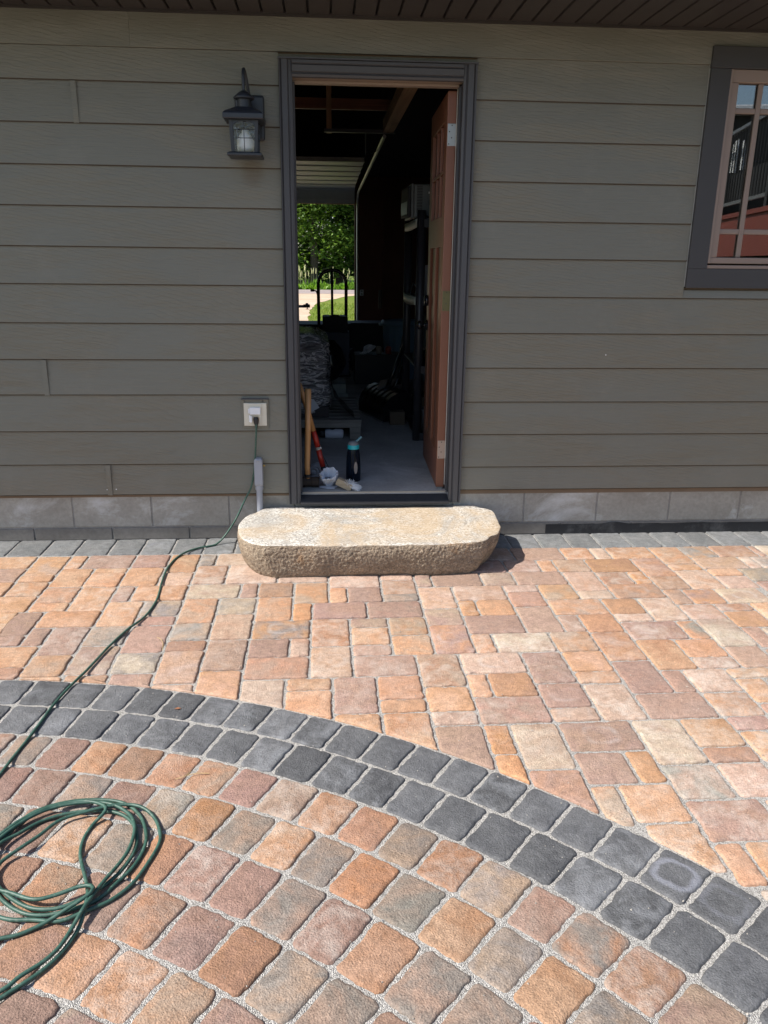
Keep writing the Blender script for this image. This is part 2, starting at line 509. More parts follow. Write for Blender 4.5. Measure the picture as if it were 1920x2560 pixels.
PAV = """-1722,-1439,-406,-235,O -1439,-1276,-496,-242,TO -1276,-1191,-416,-237,O -1191,-954,-416,-236,P -954,-782,-415,-243,RP -782,-631,-486,-241,O -1619,-1439,-579,-406,P -1439,-1276,-581,-496,O -1276,-1118,-646,-416,O -1118,-956,-478,-416,O -1118,-956,-654,-478,O -956,-782,-651,-415,O -782,-631,-651,-486,PO -1579,-1434,-746,-579,O -1434,-1275,-746,-581,OT -1275,-1113,-824,-646,OT -1113,-953,-917,-654,O -953,-868,-823,-651,P -868,-632,-823,-651,O -953,-795,-1075,-823,O -795,-627,-984,-823,G -795,-627,-1074,-984,P -627,-471,-1064,-806,OT -471,-305,-979,-806,G -632,-391,-806,-641,LT -391,-310,-806,-641,P -631,-549,-401,-247,TG -549,-371,-401,-237,PK -631,-474,-552,-401,R -631,-474,-641,-552,RT -474,-230,-641,-401,LP -1523,-1275,-918,-746,LO -1275,-1113,-917,-824,O -1373,-1192,-1145,-918,P -1432,-1296,-1145,-918,O -1192,-953,-1074,-917,O -1192,-1108,-1237,-1074,P -1108,-957,-1321,-1074,P -957,-795,-1248,-1075,G -795,-630,-1318,-1074,RP -630,-471,-1220,-1064,GT -471,-305,-1222,-979,PO -1382,-1192,-1237,-1145,P -1352,-1108,-1410,-1237,LO -1108,-957,-1490,-1321,OT -957,-795,-1480,-1248,TP -795,-625,-1478,-1318,GW -630,-468,-1311,-1220,R -625,-468,-1563,-1311,PO -468,-307,-1474,-1222,P -1277,-1108,-1502,-1410,R -1106,-946,-1559,-1490,O -946,-783,-1591,-1480,TO -783,-625,-1635,-1478,P -625,-468,-1678,-1563,PO -468,-307,-1686,-1474,O -307,-148,-1762,-1546,LT -230,10,-641,-511,LP 10,252,-715,-536,LP -310,-147,-807,-641,R -147,10,-880,-641,TO 10,94,-881,-715,O 94,252,-881,-715,RP -305,-147,-1057,-807,OT -147,-62,-1057,-880,O2 -62,174,-1048,-881,P 174,416,-1048,-881,P -305,-65,-1224,-1057,OG -65,95,-1300,-1048,RO 95,255,-1138,-1048,T 95,255,-1293,-1138,O -307,-145,-1381,-1224,RP -145,-65,-1381,-1224,PO -65,95,-1546,-1300,PO 95,255,-1385,-1293,P -307,-65,-1546,-1381,R 95,338,-1545,-1385,P 255,416,-1215,-1048,TO 255,416,-1385,-1215,OT 252,416,-632,-532,PO 252,416,-800,-632,R 416,497,-721,-562,T 497,735,-720,-557,RP 735,895,-720,-557,TP 895,1143,-719,-553,P 252,416,-881,-800,G 416,576,-964,-721,PO 576,817,-884,-720,PO 817,978,-803,-720,LP 817,978,-962,-803,R 978,1143,-892,-719,OT 576,657,-1046,-884,O2 657,817,-1046,-884,RO 416,576,-1132,-964,T 416,576,-1386,-1132,OP 576,817,-1220,-1046,P 817,978,-1220,-962,T 576,662,-1386,-1220,TO 662,898,-1386,-1220,LT 338,501,-1632,-1385,RT 501,742,-1546,-1386,LP 742,902,-1629,-1386,P 902,1067,-1550,-1392,O 902,1067,-1638,-1550,O 907,1067,-1882,-1638,LP 742,907,-1793,-1629,RP 743,907,-1882,-1793,PO 501,743,-1881,-1712,P 501,580,-1712,-1546,O 580,742,-1712,-1546,RO 338,501,-1796,-1632,LO 340,501,-1880,-1796,LP 340,501,-2128,-1880,P 501,587,-2050,-1881,O2 501,587,-2208,-2050,O2 587,747,-2132,-1881,LT 587,747,-2340,-2132,R 747,993,-2050,-1882,P 747,908,-2213,-2050,RP 908,993,-2213,-2050,O2 993,1156,-2130,-1882,LT 993,1162,-2295,-2130,G 747,828,-2394,-2213,OT 828,994,-2384,-2213,O 843,994,-2578,-2384,LO 994,1216,-2468,-2295,P 1156,1321,-2047,-1882,O 1156,1321,-2130,-2047,R 1162,1317,-2295,-2130,LP 1321,1421,-2130,-1962,LO 1321,1468,-1962,-1877,RP 1310,1477,-1877,-1720,OT 1067,1310,-1882,-1716,P 1067,1226,-1716,-1474,P 1226,1310,-1716,-1553,RP 1310,1477,-1720,-1553,PK 1477,1654,-1627,-1553,OT 1477,1586,-1798,-1627,O 1477,1560,-1891,-1798,RP 994,1074,-2624,-2468,O 1074,1151,-2617,-2468,O 960,1224,-396,-218,RP 1224,1380,-397,-224,O 1380,1467,-397,-232,LP 1467,1703,-397,-228,RO 1703,1868,-482,-230,OT 1868,2034,-393,-226,GO 2034,2250,-393,-225,R 2291,2408,-393,-226,LT 884,1056,-553,-395,P 656,884,-557,-395,P 759,960,-395,-215,RP 1056,1139,-553,-396,O 1139,1304,-564,-396,RT 1304,1546,-575,-397,RO 1546,1703,-644,-397,R 1703,1868,-566,-482,O 1868,2116,-557,-393,PO 2116,2181,-557,-393,LP 2181,2316,-557,-393,G 1143,1304,-799,-564,PO 1304,1460,-731,-575,RT 1460,1546,-731,-575,O2 1546,1703,-804,-644,RT 1703,1872,-804,-566,PO 1872,2037,-649,-557,O 1872,2037,-804,-649,LP 2037,2204,-722,-557,GT 2037,2151,-872,-722,P 1143,1304,-893,-799,LP 1304,1546,-893,-731,OP 1546,1638,-970,-804,OT 1638,1794,-970,-804,OP 1794,2002,-970,-804,LT 978,1225,-1055,-892,TO 1225,1390,-1058,-893,RO 1390,1546,-1136,-893,LP 1547,1715,-1128,-970,PO 1715,1876,-1048,-970,R 1876,1986,-1156,-970,LO 1226,1390,-1136,-1058,LP 1715,1876,-1209,-1048,O 978,1069,-1220,-1055,RP 1069,1226,-1228,-1055,RO 1226,1468,-1306,-1136,P 1468,1556,-1306,-1136,OG 1556,1715,-1381,-1128,LT 1715,1798,-1394,-1209,P 898,1067,-1392,-1220,TO 1067,1226,-1474,-1228,RO 1226,1387,-1553,-1306,LO 1387,1556,-1462,-1306,O 1387,1556,-1553,-1462,LP 1556,1703,-1553,-1381,P -148,18,-1633,-1546,O -148,18,-1826,-1633,O 18,175,-1794,-1546,P 175,338,-1711,-1545,O 175,338,-1794,-1711,RO 18,178,-1926,-1794,O 178,340,-2030,-1794,LO 10,250,-532,-472,O 250,410,-532,-472,LO 410,650,-532,-472,PO -370,-330,-392,-232,R 1590,1660,-1792,-1632,OT 1470,1590,-2052,-1892,LT 1660,1710,-1712,-1552,LT 1660,1710,-1872,-1712,P -1360,-1280,-1492,-1412,O 1420,1470,-2202,-1962,O 1710,1800,-1562,-1402,RP 1710,1800,-1802,-1562,O 1590,1660,-2032,-1792,OT 1320,1420,-2292,-2132,LT -1440,-1360,-1492,-1392,P -1440,-1390,-1392,-1152,PO 1030,1080,-2672,-2632,G 1220,1320,-2462,-2302,PO 1800,1880,-1452,-1212,G 1800,1880,-1612,-1452,P 1800,1880,-1772,-1612,G 1800,1880,-1932,-1772,PO -1530,-1440,-1162,-922,P -1530,-1440,-1402,-1162,O -1530,-1440,-1492,-1402,P 1660,1710,-2112,-1872,LT 1710,1800,-2042,-1802,RP 1590,1660,-2192,-2032,O 1470,1590,-2292,-2052,LO 1160,1220,-2632,-2472,LO 1880,1990,-1322,-1162,O 1880,1990,-1482,-1322,G 1880,1990,-1722,-1482,LO 1880,1990,-1882,-1722,LO -1580,-1530,-912,-752,G -1580,-1530,-1072,-912,LO -1580,-1530,-1312,-1072,LO -1580,-1530,-1502,-1312,RP 1080,1160,-2742,-2622,RP 1420,1470,-2442,-2202,PO -1620,-1580,-742,-582,PO -1620,-1580,-902,-742,G -1620,-1580,-1062,-902,LO -1620,-1580,-1222,-1062,R -1620,-1580,-1382,-1222,PO -1620,-1580,-1502,-1382,OT 1320,1420,-2532,-2292,LT 1110,1160,-2782,-2742,R 1800,1880,-2092,-1932,O 1660,1710,-2272,-2112,OT 1220,1320,-2702,-2462,LT 1990,2160,-1352,-1112,PO 1990,2160,-1512,-1352,P 1990,2160,-1672,-1512,LO 1990,2160,-1832,-1672,RP -1730,-1620,-572,-412,G -1730,-1620,-732,-572,O -1730,-1620,-892,-732,LT -1730,-1620,-1052,-892,RP -1730,-1620,-1292,-1052,RP -1730,-1620,-1502,-1292,G 1470,1590,-2452,-2292,R 2010,2160,-1112,-872,O 1710,1800,-2282,-2042,P 1160,1220,-2852,-2632,LO 1880,1990,-2122,-1882,RP 1590,1660,-2432,-2192,P 1320,1420,-2692,-2532,G 1990,2160,-1992,-1832,PO 2160,2210,-962,-722,LO -1880,-1730,-472,-232,OT -1880,-1730,-712,-472,R -1880,-1730,-872,-712,P -1880,-1730,-1032,-872,LO -1880,-1730,-1192,-1032,G -1880,-1730,-1352,-1192,G -1880,-1730,-1512,-1352,PO 1420,1470,-2682,-2442,P 1220,1320,-2862,-2702,G 2160,2320,-1202,-962,LO 2160,2320,-1602,-1362,P 1190,1320,-2902,-2862,LO 2250,2290,-392,-232,RP 1800,1880,-2332,-2092,R 2160,2400,-1362,-1202,G 2160,2400,-1762,-1602,P 1660,1710,-2512,-2272,P 2210,2410,-802,-562,G 2210,2410,-962,-802,PO 1880,1990,-2282,-2122,P 1320,1420,-2852,-2692,O 1470,1590,-2692,-2452,RP 1220,1320,-2952,-2902,RP 2160,2320,-2002,-1762,G 2320,2400,-1602,-1362,P -2040,-1880,-472,-232,G -2040,-1880,-632,-472,G -2040,-1880,-792,-632,P -2040,-1880,-1032,-792,RP -2040,-1880,-1272,-1032,PO -2040,-1880,-1512,-1272,PO 2320,2410,-562,-402,RP 2320,2410,-1202,-962,R 1710,1800,-2522,-2282,OT 1250,1320,-3002,-2952,O 1590,1660,-2672,-2432,PO 1990,2160,-2232,-1992,PO 1280,1320,-3052,-3002,O 2320,2400,-2002,-1762,G 1420,1470,-2922,-2682,LO 1880,1990,-2442,-2282,G 2400,2560,-1832,-1592,O -2120,-2040,-872,-712,OT -2120,-2040,-1032,-872,LO 1470,1590,-2852,-2692,G 2410,2570,-392,-232,LT 2410,2570,-792,-552,OT 2410,2570,-1032,-792,LO 2410,2570,-1272,-1032,PO 2160,2320,-2162,-2002,LT 1800,1880,-2572,-2332,O 2400,2640,-1432,-1272,LO 2400,2640,-1592,-1432,R -2200,-2040,-1512,-1352,O -2200,-2040,-1562,-1512,PO 2410,2650,-552,-392,LO 1660,1710,-2752,-2512,RP 1710,1800,-2682,-2522,O 1590,1660,-2832,-2672,G -2280,-2040,-392,-232,R -2280,-2040,-552,-392,P -2280,-2040,-712,-552,OT -2280,-2040,-1192,-1032,R -2280,-2040,-1352,-1192,O 1320,1420,-3092,-2852,G 1990,2160,-2392,-2232,LO 2560,2640,-1832,-1592,O -2280,-2120,-872,-712,P -2280,-2120,-1032,-872,LT 2400,2640,-1992,-1832,P 1330,1420,-3142,-3092,P 1420,1470,-3082,-2922,OT 1880,1990,-2602,-2442,OT 1470,1590,-3012,-2852,PO 2570,2730,-792,-552,PO 2570,2730,-952,-792,R 2570,2730,-1112,-952,O 2570,2730,-1272,-1112,OT 1350,1420,-3182,-3142,PO 1800,1880,-2732,-2572,LT 2640,2730,-1512,-1272,O 2570,2810,-392,-232,O 1660,1710,-2912,-2752,RP 1710,1800,-2842,-2682,O 2320,2400,-2242,-2002,G 1370,1420,-3222,-3182,OT 2640,2800,-1672,-1512,LT -2440,-2200,-1512,-1352,P -2440,-2200,-1602,-1512,RP 1990,2160,-2552,-2392,LT 2650,2810,-552,-392,LO 2640,2800,-1912,-1672,OT 2160,2320,-2402,-2162,G -2440,-2280,-472,-232,OT -2440,-2280,-632,-472,R -2440,-2280,-872,-632,P -2440,-2280,-1112,-872,OT -2440,-2280,-1352,-1112,O 2730,2810,-792,-552,R 2730,2810,-1032,-792,LT 1420,1470,-3242,-3082,P 1880,1990,-2762,-2602,RP 1590,1660,-3072,-2832,P 1470,1590,-3172,-3012,PO 2730,2890,-1192,-1032,RP 2730,2890,-1512,-1352,LO 2400,2560,-2232,-1992,PO 1400,1470,-3282,-3242,G 1800,1880,-2892,-2732,G 2730,2970,-1352,-1192,LT 2560,2640,-2152,-1992,OT 1660,1710,-3072,-2912,RP 2800,2960,-1752,-1512,R 1990,2160,-2712,-2552,LT 2810,2970,-472,-232,RP 2810,2970,-632,-472,RP 2810,2970,-872,-632,RP 2810,2970,-1032,-872,LT 2800,2960,-1912,-1752,P 2160,2320,-2562,-2402,LT -2600,-2440,-392,-232,G -2600,-2440,-552,-392,OT -2600,-2440,-712,-552,LT -2600,-2440,-952,-712,O -2600,-2440,-1192,-952,OT -2600,-2440,-1352,-1192,PO -2600,-2440,-1512,-1352,G -2600,-2440,-1682,-1512,LO 1470,1590,-3292,-3172,P 2890,2970,-1192,-1032,PO 2890,2970,-1512,-1352,PO 1710,1800,-3082,-2842,PO 2320,2400,-2482,-2242,R 1880,1990,-2922,-2762,R 2400,2560,-2392,-2232,O 2640,2800,-2152,-1912,OT 1590,1710,-3232,-3072,R 1800,1880,-3052,-2892,RP 1590,1710,-3292,-3232,G 1990,2160,-2872,-2712,PO 2970,3130,-552,-392,R 2970,3130,-712,-552,LO 2970,3130,-952,-712,LO 2970,3130,-1112,-952,LT 2970,3130,-1272,-1112,P 2970,3130,-1512,-1272,G 2800,2960,-2072,-1912,G 2960,3200,-1672,-1512,PO 2960,3200,-1832,-1672,OT 2970,3210,-392,-232,R 2560,2800,-2312,-2152,G 1710,1800,-3242,-3082,OT 2400,2560,-2552,-2392,LO 2160,2320,-2802,-2562,O 1710,1800,-3292,-3242,LT 2960,3200,-1992,-1832,O 2320,2400,-2722,-2482,G 1880,1990,-3162,-2922,G 1990,2160,-3032,-2872,R 3130,3290,-632,-392,O 3130,3290,-1032,-792,LO 3130,3290,-1192,-1032,LT 3130,3290,-1352,-1192,LT 2800,2960,-2232,-2072,R 2560,2720,-2472,-2312,OT 1800,1880,-3292,-3052,PO 3130,3370,-792,-632,OT 3130,3370,-1512,-1352,PO 3200,3360,-1672,-1512,RP 3200,3360,-1912,-1672,P 2160,2320,-2962,-2802,PO 1880,1990,-3292,-3162,P 3210,3450,-392,-232,P 2720,2800,-2472,-2312,O 2320,2400,-2882,-2722,RP 1990,2160,-3192,-3032,P 3290,3450,-632,-392,O 3290,3450,-1112,-952,RP 3290,3450,-1352,-1112,LO 2800,2960,-2392,-2232,LO 2400,2560,-2792,-2552,O 2960,3120,-2232,-1992,G 3290,3500,-952,-792,PO 3360,3450,-1752,-1512,R 3370,3450,-1512,-1352,PO 3120,3200,-2152,-1992,R 3370,3500,-792,-632,LT 3360,3500,-1912,-1752,PO 2560,2720,-2712,-2472,RP 2160,2320,-3122,-2962,G 1990,2160,-3292,-3192,LT 3450,3500,-392,-232,G 3450,3500,-632,-392,G 3450,3500,-1192,-952,O 3450,3500,-1432,-1192,LO 3450,3500,-1592,-1432,O 3450,3500,-1752,-1592,LO 3200,3440,-2072,-1912,LT 2720,2800,-2632,-2472,R 2320,2400,-3042,-2882,LO 2400,2560,-2952,-2792,G 2960,3120,-2392,-2232,O 2800,3040,-2552,-2392,OT 2560,2720,-2872,-2712,O 2160,2320,-3292,-3122,LT 3440,3500,-2072,-1912,O 3120,3200,-2392,-2152,O 2320,2400,-3202,-3042,G 3200,3360,-2312,-2072,OT 2400,2560,-3112,-2952,OT 2800,3040,-2712,-2552,G 2720,2800,-2872,-2632,R 2320,2400,-3292,-3202,R 2560,2800,-3032,-2872,OT 3360,3500,-2312,-2072,LT 2800,2960,-2872,-2712,P 3040,3200,-2632,-2392,R 2400,2560,-3292,-3112,R 3200,3440,-2472,-2312,LT 2560,2800,-3192,-3032,PO 2960,3040,-2872,-2712,RP 2560,2720,-3292,-3192,G 3440,3500,-2472,-2312,O 3200,3360,-2712,-2472,P 2800,2960,-3112,-2872,PO 3040,3200,-2872,-2632,PO 2720,2800,-3292,-3192,LT 3360,3500,-2632,-2472,LO 2960,3120,-3032,-2872,PO 2800,2960,-3292,-3112,LO 3360,3500,-2792,-2632,P 3200,3360,-2952,-2712,LO 3120,3200,-3112,-2872,OT 2960,3120,-3272,-3032,O 3360,3500,-2952,-2792,OT 3200,3360,-3112,-2952,P 3120,3280,-3292,-3112,G 3360,3500,-3112,-2952,OT 3280,3440,-3292,-3112,R 3440,3500,-3292,-3112,PO"""
FAR = ([], [], [])
np_ = 0
for w in PAV.split():
    a = w.split(',')
    x0, x1, y0, y1 = (int(v) / 1000 for v in a[:4])
    g = 0.0048
    W, H = x1 - x0 - 2 * g, y1 - y0 - 2 * g
    cx, cy = (x0 + x1) / 2, (y0 + y1) / 2
    pts = rough_outline(rounded(W, H, 0.011), 0.0044, rnd.random() * 90)
    # pieces against the curve are saw-cut to it
    P = []
    ang = rnd.uniform(-.006, .006)
    cut = False
    for px, py in pts:
        X, Y = cx + px - CCX, cy + py - CCY
        d = math.hypot(X, Y)
        if d < RAD + 0.006:
            k = (RAD + 0.006) / d
            X, Y = X * k, Y * k
            cut = True
        P.append((X + CCX - cx, Y + CCY - cy))
    if cut:
        Q = []
        for p in P:
            if not Q or math.hypot(p[0] - Q[-1][0], p[1] - Q[-1][1]) > 0.003: Q.append(p)
        P = Q
        if len(P) < 6: continue
        mx = sum(p[0] for p in P) / len(P); my = sum(p[1] for p in P) / len(P)
        P = [(p[0] - mx, p[1] - my) for p in P]; cx += mx; cy += my
    c1, c2 = tones(a[4])
    code = a[4]
    np_ += 1
    if np_ > 297:   # the rest lies outside the frame: one joined piece
        o_ = stone('paver', P, M_paver, patio, (cx, cy, 0), ang, rnd.uniform(-.0016, .0016), rnd.uniform(.0015, .004), c1, c2)
        b_ = len(FAR[0])
        FAR[0].extend([(v.co.x + cx, v.co.y + cy, v.co.z) for v in o_.data.vertices])
        for pl in o_.data.polygons: FAR[1].append(tuple(i + b_ for i in pl.vertices)); FAR[2].extend((*c1, 1.0))
        me_ = o_.data; bpy.data.objects.remove(o_); bpy.data.meshes.remove(me_)
        continue
    bl = rnd.choice([0.0, 0.1, 0.25, 0.35, 0.5]) + (0.25 if code in ('LP', 'LT', 'PK', 'GW') else 0)
    rg = rnd.choice([0] * 11 + [0.2, 0.3]) if not cut else 0
    stone('paver', P, M_paver, patio, (cx, cy, 0), ang, rnd.uniform(-.0016, .0016), rnd.uniform(.0015, .004), c1, c2, bl, rg)

me_ = bpy.data.meshes.new('paver'); me_.from_pydata(FAR[0], [], FAR[1]); me_.materials.append(M_paver_joined)
at_ = me_.attributes.new('tone1', 'FLOAT_COLOR', 'FACE'); at_.data.foreach_set('color', FAR[2])
for pl in me_.polygons: pl.use_smooth = True
o_ = bpy.data.objects.new('paver', me_); COL.objects.link(o_); o_.parent = patio; o_['kind'] = 'stuff'; o_['bloom'] = 0.2; o_['ring'] = 0.0
# charcoal soldier course along the wall
sx = [-2.62, -2.452, -2.285, -2.118, -1.95, -1.781, -1.613, -1.44, -1.28, -1.11, -.951, -.795]
sx = sx + [-.795 + (1.466 + .795) * k / 14 for k in range(1, 14)] + [1.466, 1.633, 1.801, 1.962, 2.13, 2.292, 2.455, 2.62, 2.787, 2.953, 3.12, 3.287, 3.454]
for i in range(len(sx) - 1):
    w = sx[i + 1] - sx[i] - 0.008
    pts = rough_outline(rounded(w, 0.228, 0.012), 0.0036, rnd.random() * 90)
    k = rnd.uniform(0.9, 1.12)
    stone('paver', pts, M_dark, edging, ((sx[i] + sx[i + 1]) / 2, -0.112, 0), 0, rnd.uniform(-.001, .001), 0.002,
          (.15 * k, .155 * k, .156 * k), (.19 * k, .19 * k, .188 * k), rnd.choice([.05, .2, .45]), 0.6 if i == 10 else 0)

# two charcoal rings and the cobble rings inside them
ROWR = [3.0606, 2.896, 2.729, 2.569, 2.405, 2.232, 2.068, 1.905, 1.742, 1.58]
JO = [[11.519, 13.857, 16.208, 18.518, 20.881, 23.187, 25.625, 27.972, 30.451, 32.867, 35.216, 37.524, 39.93, 42.34, 44.755, 47.206, 49.668, 52.082],
      [6.526, 9.0, 11.426, 14.05, 16.538, 19.0, 21.395, 23.923, 26.306, 28.889, 31.414, 33.908, 36.437, 39.035, 41.743, 44.328, 46.849, 49.414, 51.928],
      [11.23, 13.848, 16.4, 19.1, 21.7, 24.378, 27.111, 29.922, 32.692, 35.395, 37.963, 40.733, 43.576, 46.154, 49.015, 51.783],
      [11.8, 14.73, 17.47, 20.6, 23.37, 26.23, 29.1, 31.9, 34.6, 37.55, 40.5, 43.6, 46.338, 49.177],
      [16.46, 19.82, 22.81, 25.75, 29.04, 32.05, 35.1, 38.21, 41.39, 44.5],
      [17.7, 20.94, 24.89, 28.3, 31.82, 35.24, 38.52],
      [19.6, 23.2, 26.85, 30.62, 34.12],
      [22.5, 26.49, 30.3], [20, 24, 28.2]]
CODES = [None, None,
         ['P', 'O', 'R', 'O', 'OT', 'RP', 'T', 'O', 'RO', 'G', 'RO', 'TG', 'P', 'GO', 'R'],
         ['P', 'G', 'RP', 'G', 'O2', 'G', 'O', 'GT', 'O2', 'G', 'O', 'G', 'O'],
         ['O', 'G', 'RO', 'P', 'RP', 'GT', 'P', 'O', 'G'],
         ['OT', 'RP', 'OT', 'P', 'RO', 'G'],
         ['R', 'O', 'O', 'TO'],
         ['P', 'T'], ['R', 'O']]
PRE = ['T', 'O', 'P', 'G', 'R', 'OT', 'RP', 'G', 'O', 'P', 'T']
nst = 0
for row in range(9):
    ro, ri = ROWR[row] - 0.0042, ROWR[row + 1] + 0.0042
    rc = (ro + ri) / 2
    j = list(JO[row])
    sp = math.degrees(0.1255 / rc)
    n0 = len(j) - 1
    pre = 0
    while j[0] > (-16 if row < 5 else 2): j.insert(0, j[0] - sp * rnd.uniform(.97, 1.03)); pre += 1
    lim = [76, 74, 72, 70, 66, 62, 56, 52, 46][row]
    while j[-1] < lim: j.append(j[-1] + sp * rnd.uniform(.97, 1.03))
    for i in range(len(j) - 1):
        a0, a1 = math.radians(j[i]), math.radians(j[i + 1])
        am = (a0 + a1) / 2
        w = (a1 - a0) * rc - 0.0092
        h = ro - ri
        pts = rounded(w, h, 0.015)
        taper = (a1 - a0) / 2
        pts = [(x * (1 + y / rc), y - x * x / (2 * rc) * 0.7) for x, y in pts]
        pts = rough_outline(pts, 0.0046, rnd.random() * 90)
        x, y = CCX + rc * math.sin(am), CCY + rc * math.cos(am)
        if row < 2:
            k = rnd.uniform(0.78, 1.2)
            c1 = (.084 * k, .085 * k, .090 * k); c2 = (.118 * k, .119 * k, .123 * k)
            ring = 1.0 if (row == 0 and 47.3 < j[i] + 1 < 50) else (0.4 if row == 0 and 49.8 < j[i] + 1 < 52 else 0)
            stone('paver', pts, M_dark, circle, (x, y, 0), -am + rnd.uniform(-.012, .012), rnd.uniform(-.0015, .0015), rnd.uniform(.002, .005), c1, c2, rnd.choice([0, 0.1, .25, .45]), ring)
        else:
            q = i - pre
            code = CODES[row][q] if 0 <= q < len(CODES[row]) else PRE[(i * 3 + row * 5) % len(PRE)]
            c1, c2 = tones(code)
            c1 = (c1[0] * .79, c1[1] * .765, c1[2] * .755); c2 = (c2[0] * .79, c2[1] * .765, c2[2] * .755)
            stone('paver', pts, M_paver, circle, (x, y, 0), -am + rnd.uniform(-.02, .02), rnd.uniform(-.002, .002), rnd.uniform(.0025, .005), c1, c2, rnd.choice([0, 0, .1, .2, .45]), 0)
        nst += 1

# ------------------------------------------------------------------ garage: shell
def siding_mat():
    t = NT('painted_siding')
    oi = t.n('ShaderNodeObjectInfo')
    off = t.math('MULTIPLY', oi.outputs['Random'], 41.0)
    c = t.coord('Object', (1.6, 1.0, 9.5), loc=off)
    ring = t.n('ShaderNodeTexWave', wave_type='RINGS', rings_direction='Y', wave_profile='SAW')
    ring.inputs['Scale'].default_value = 3.0; ring.inputs['Distortion'].default_value = 7.0
    ring.inputs['Detail'].default_value = 3.0; ring.inputs['Detail Scale'].default_value = 0.9; ring.inputs['Detail Roughness'].default_value = 0.6
    t.l(c, ring.inputs[0])
    c2 = t.coord('Object', (9, 1, 150), loc=off)
    g = t.noise(c2, 1.0, 5, 0.65, 0.6)
    area = t.ramp(t.noise(t.coord('Object', (1.1, 1, 4), loc=off), 1.3, 3, 0.6), (0.42, 0.0), (0.6, 1.0))
    h = t.math('ADD', t.math('MULTIPLY', g, 0.6), t.math('MULTIPLY', t.math('MULTIPLY', ring.outputs['Fac'], area), 0.9))
    p = t.wpos()
    big = t.noise(p, 1.4, 5, 0.6)
    col = t.mix(big, (.160, .159, .133), (.181, .180, .152))
    col = t.mix(t.math('MULTIPLY', t.ramp(g, (0.3, 1.0), (0.55, 0.0)), 0.12), col, (.10, .10, .085))
    sp_ = t.n('ShaderNodeSeparateXYZ'); t.l(p, sp_.inputs[0])
    low = t.math('ADD', sp_.outputs[2], t.math('MULTIPLY', t.noise(p, 7, 5, 0.7), 0.35))
    col = t.mix(t.math('MULTIPLY', t.ramp(low, (0.30, 1.0), (0.62, 0.0)), 0.28), col, (.27, .235, .19))
    col = t.mix(t.math('MULTIPLY', t.ramp(t.noise(p, 3.2, 6, 0.75), (0.55, 0.0), (0.75, 1.0)), 0.16), col, (.30, .28, .24))
    # rust stain under the lantern
    s = t.n('ShaderNodeSeparateXYZ'); t.l(p, s.inputs[0])
    dx = t.math('DIVIDE', t.math('ADD', s.outputs[0], 0.325), 0.085)
    dz = t.math('DIVIDE', t.math('SUBTRACT', s.outputs[2], 1.82), 0.085)
    d = t.math('ADD', t.math('MULTIPLY', dx, dx), t.math('MULTIPLY', dz, dz))
    d = t.math('ADD', d, t.math('MULTIPLY', t.noise(c2, 2, 3, 0.6), 0.8))
    col = t.mix(t.math('MULTIPLY', t.ramp(d, (0.25, 1.0), (1.0, 0.0)), 0.55), col, (.105, .065, .03))
    return t.fin(col, 0.5, t.bump(h, 0.8, 0.005), 0.4)
M_siding = siding_mat()
M_lapshade = paint('lap_shadow_brown', (.045, .032, .024), 0.9, 0.3, 30)  # dark brown that paints the shadow line under each lap
M_casing = paint('slate_trim_paint', (.058, .058, .064), 0.5, 0.1, 6, 0.2, 50)
M_trimwood = paint('slate_window_trim', (.048, .048, .051), 0.66, 0.14, 5, 0.35, 40)
M_soffit = paint('dark_brown_soffit', (.038, .032, .031), 0.5, 0.12, 5, 0.1)
M_black = paint('matte_black', (.020, .020, .022), 0.6, 0.2)
M_gloss_black = paint('glossy_black_plastic', (.010, .010, .012), 0.22, 0.1, 4, 0.05)
M_void = paint('dark_sheathing', (.03, .026, .022), 0.9, 0.2)
M_block = concrete('foundation_concrete', (.42, .398, .355), (.27, .248, .212), (.58, .58, .57), 2.4)
M_blockdirt = concrete('footing_concrete', (.25, .23, .205), (.15, .135, .12), None)
M_mortar = concrete('pale_mortar', (.36, .345, .32), (.26, .24, .22), None)
M_tar = paint('tar_coating', (.014, .014, .016), 0.7, 0.5, 14, 0.6, 60, 0.003, dirt=((.11, .11, .11), 0.55))
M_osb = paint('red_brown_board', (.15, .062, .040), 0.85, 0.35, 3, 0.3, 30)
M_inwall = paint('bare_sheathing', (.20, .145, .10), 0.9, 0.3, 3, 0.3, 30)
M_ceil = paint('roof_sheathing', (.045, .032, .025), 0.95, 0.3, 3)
M_lumber = wood('rafter_lumber', (.30, .15, .07), (.55, .32, .17), 'y', 0.6)
M_lumber_z = wood('hanger_lumber', (.34, .18, .09), (.62, .40, .23), 'z', 0.6)
M_lumber_x = wood('purlin_lumber', (.26, .10, .055), (.45, .20, .11), 'x', 0.6)
M_floor = concrete('garage_concrete', (.50, .49, .48), (.30, .29, .28), (.60, .59, .58), 1.5, 0.3)
M_zinc = paint('zinc_steel', (.38, .39, .39), 0.42, 0.1, 9, 0.05, metal=0.6)
M_white_pl = paint('white_plastic', (.72, .73, .74), 0.4, 0.05)
M_bronze = paint('weathered_black_metal', (.020, .023, .031), 0.42, 0.25, 18, 0.2, 60, 0.001)

garage = empty('garage', (0, 0, 0), 'grey green lap sided garage with an open terracotta door and slate trim', 'garage')
FZ = 0.235                                   # garage floor level
OX0, OX1, OZ1 = -0.132, 0.660, 2.238         # clear door opening
WX0, WX1, WZ0, WZ1 = 1.84, 3.12, 1.324, 2.417  # window trim, outside

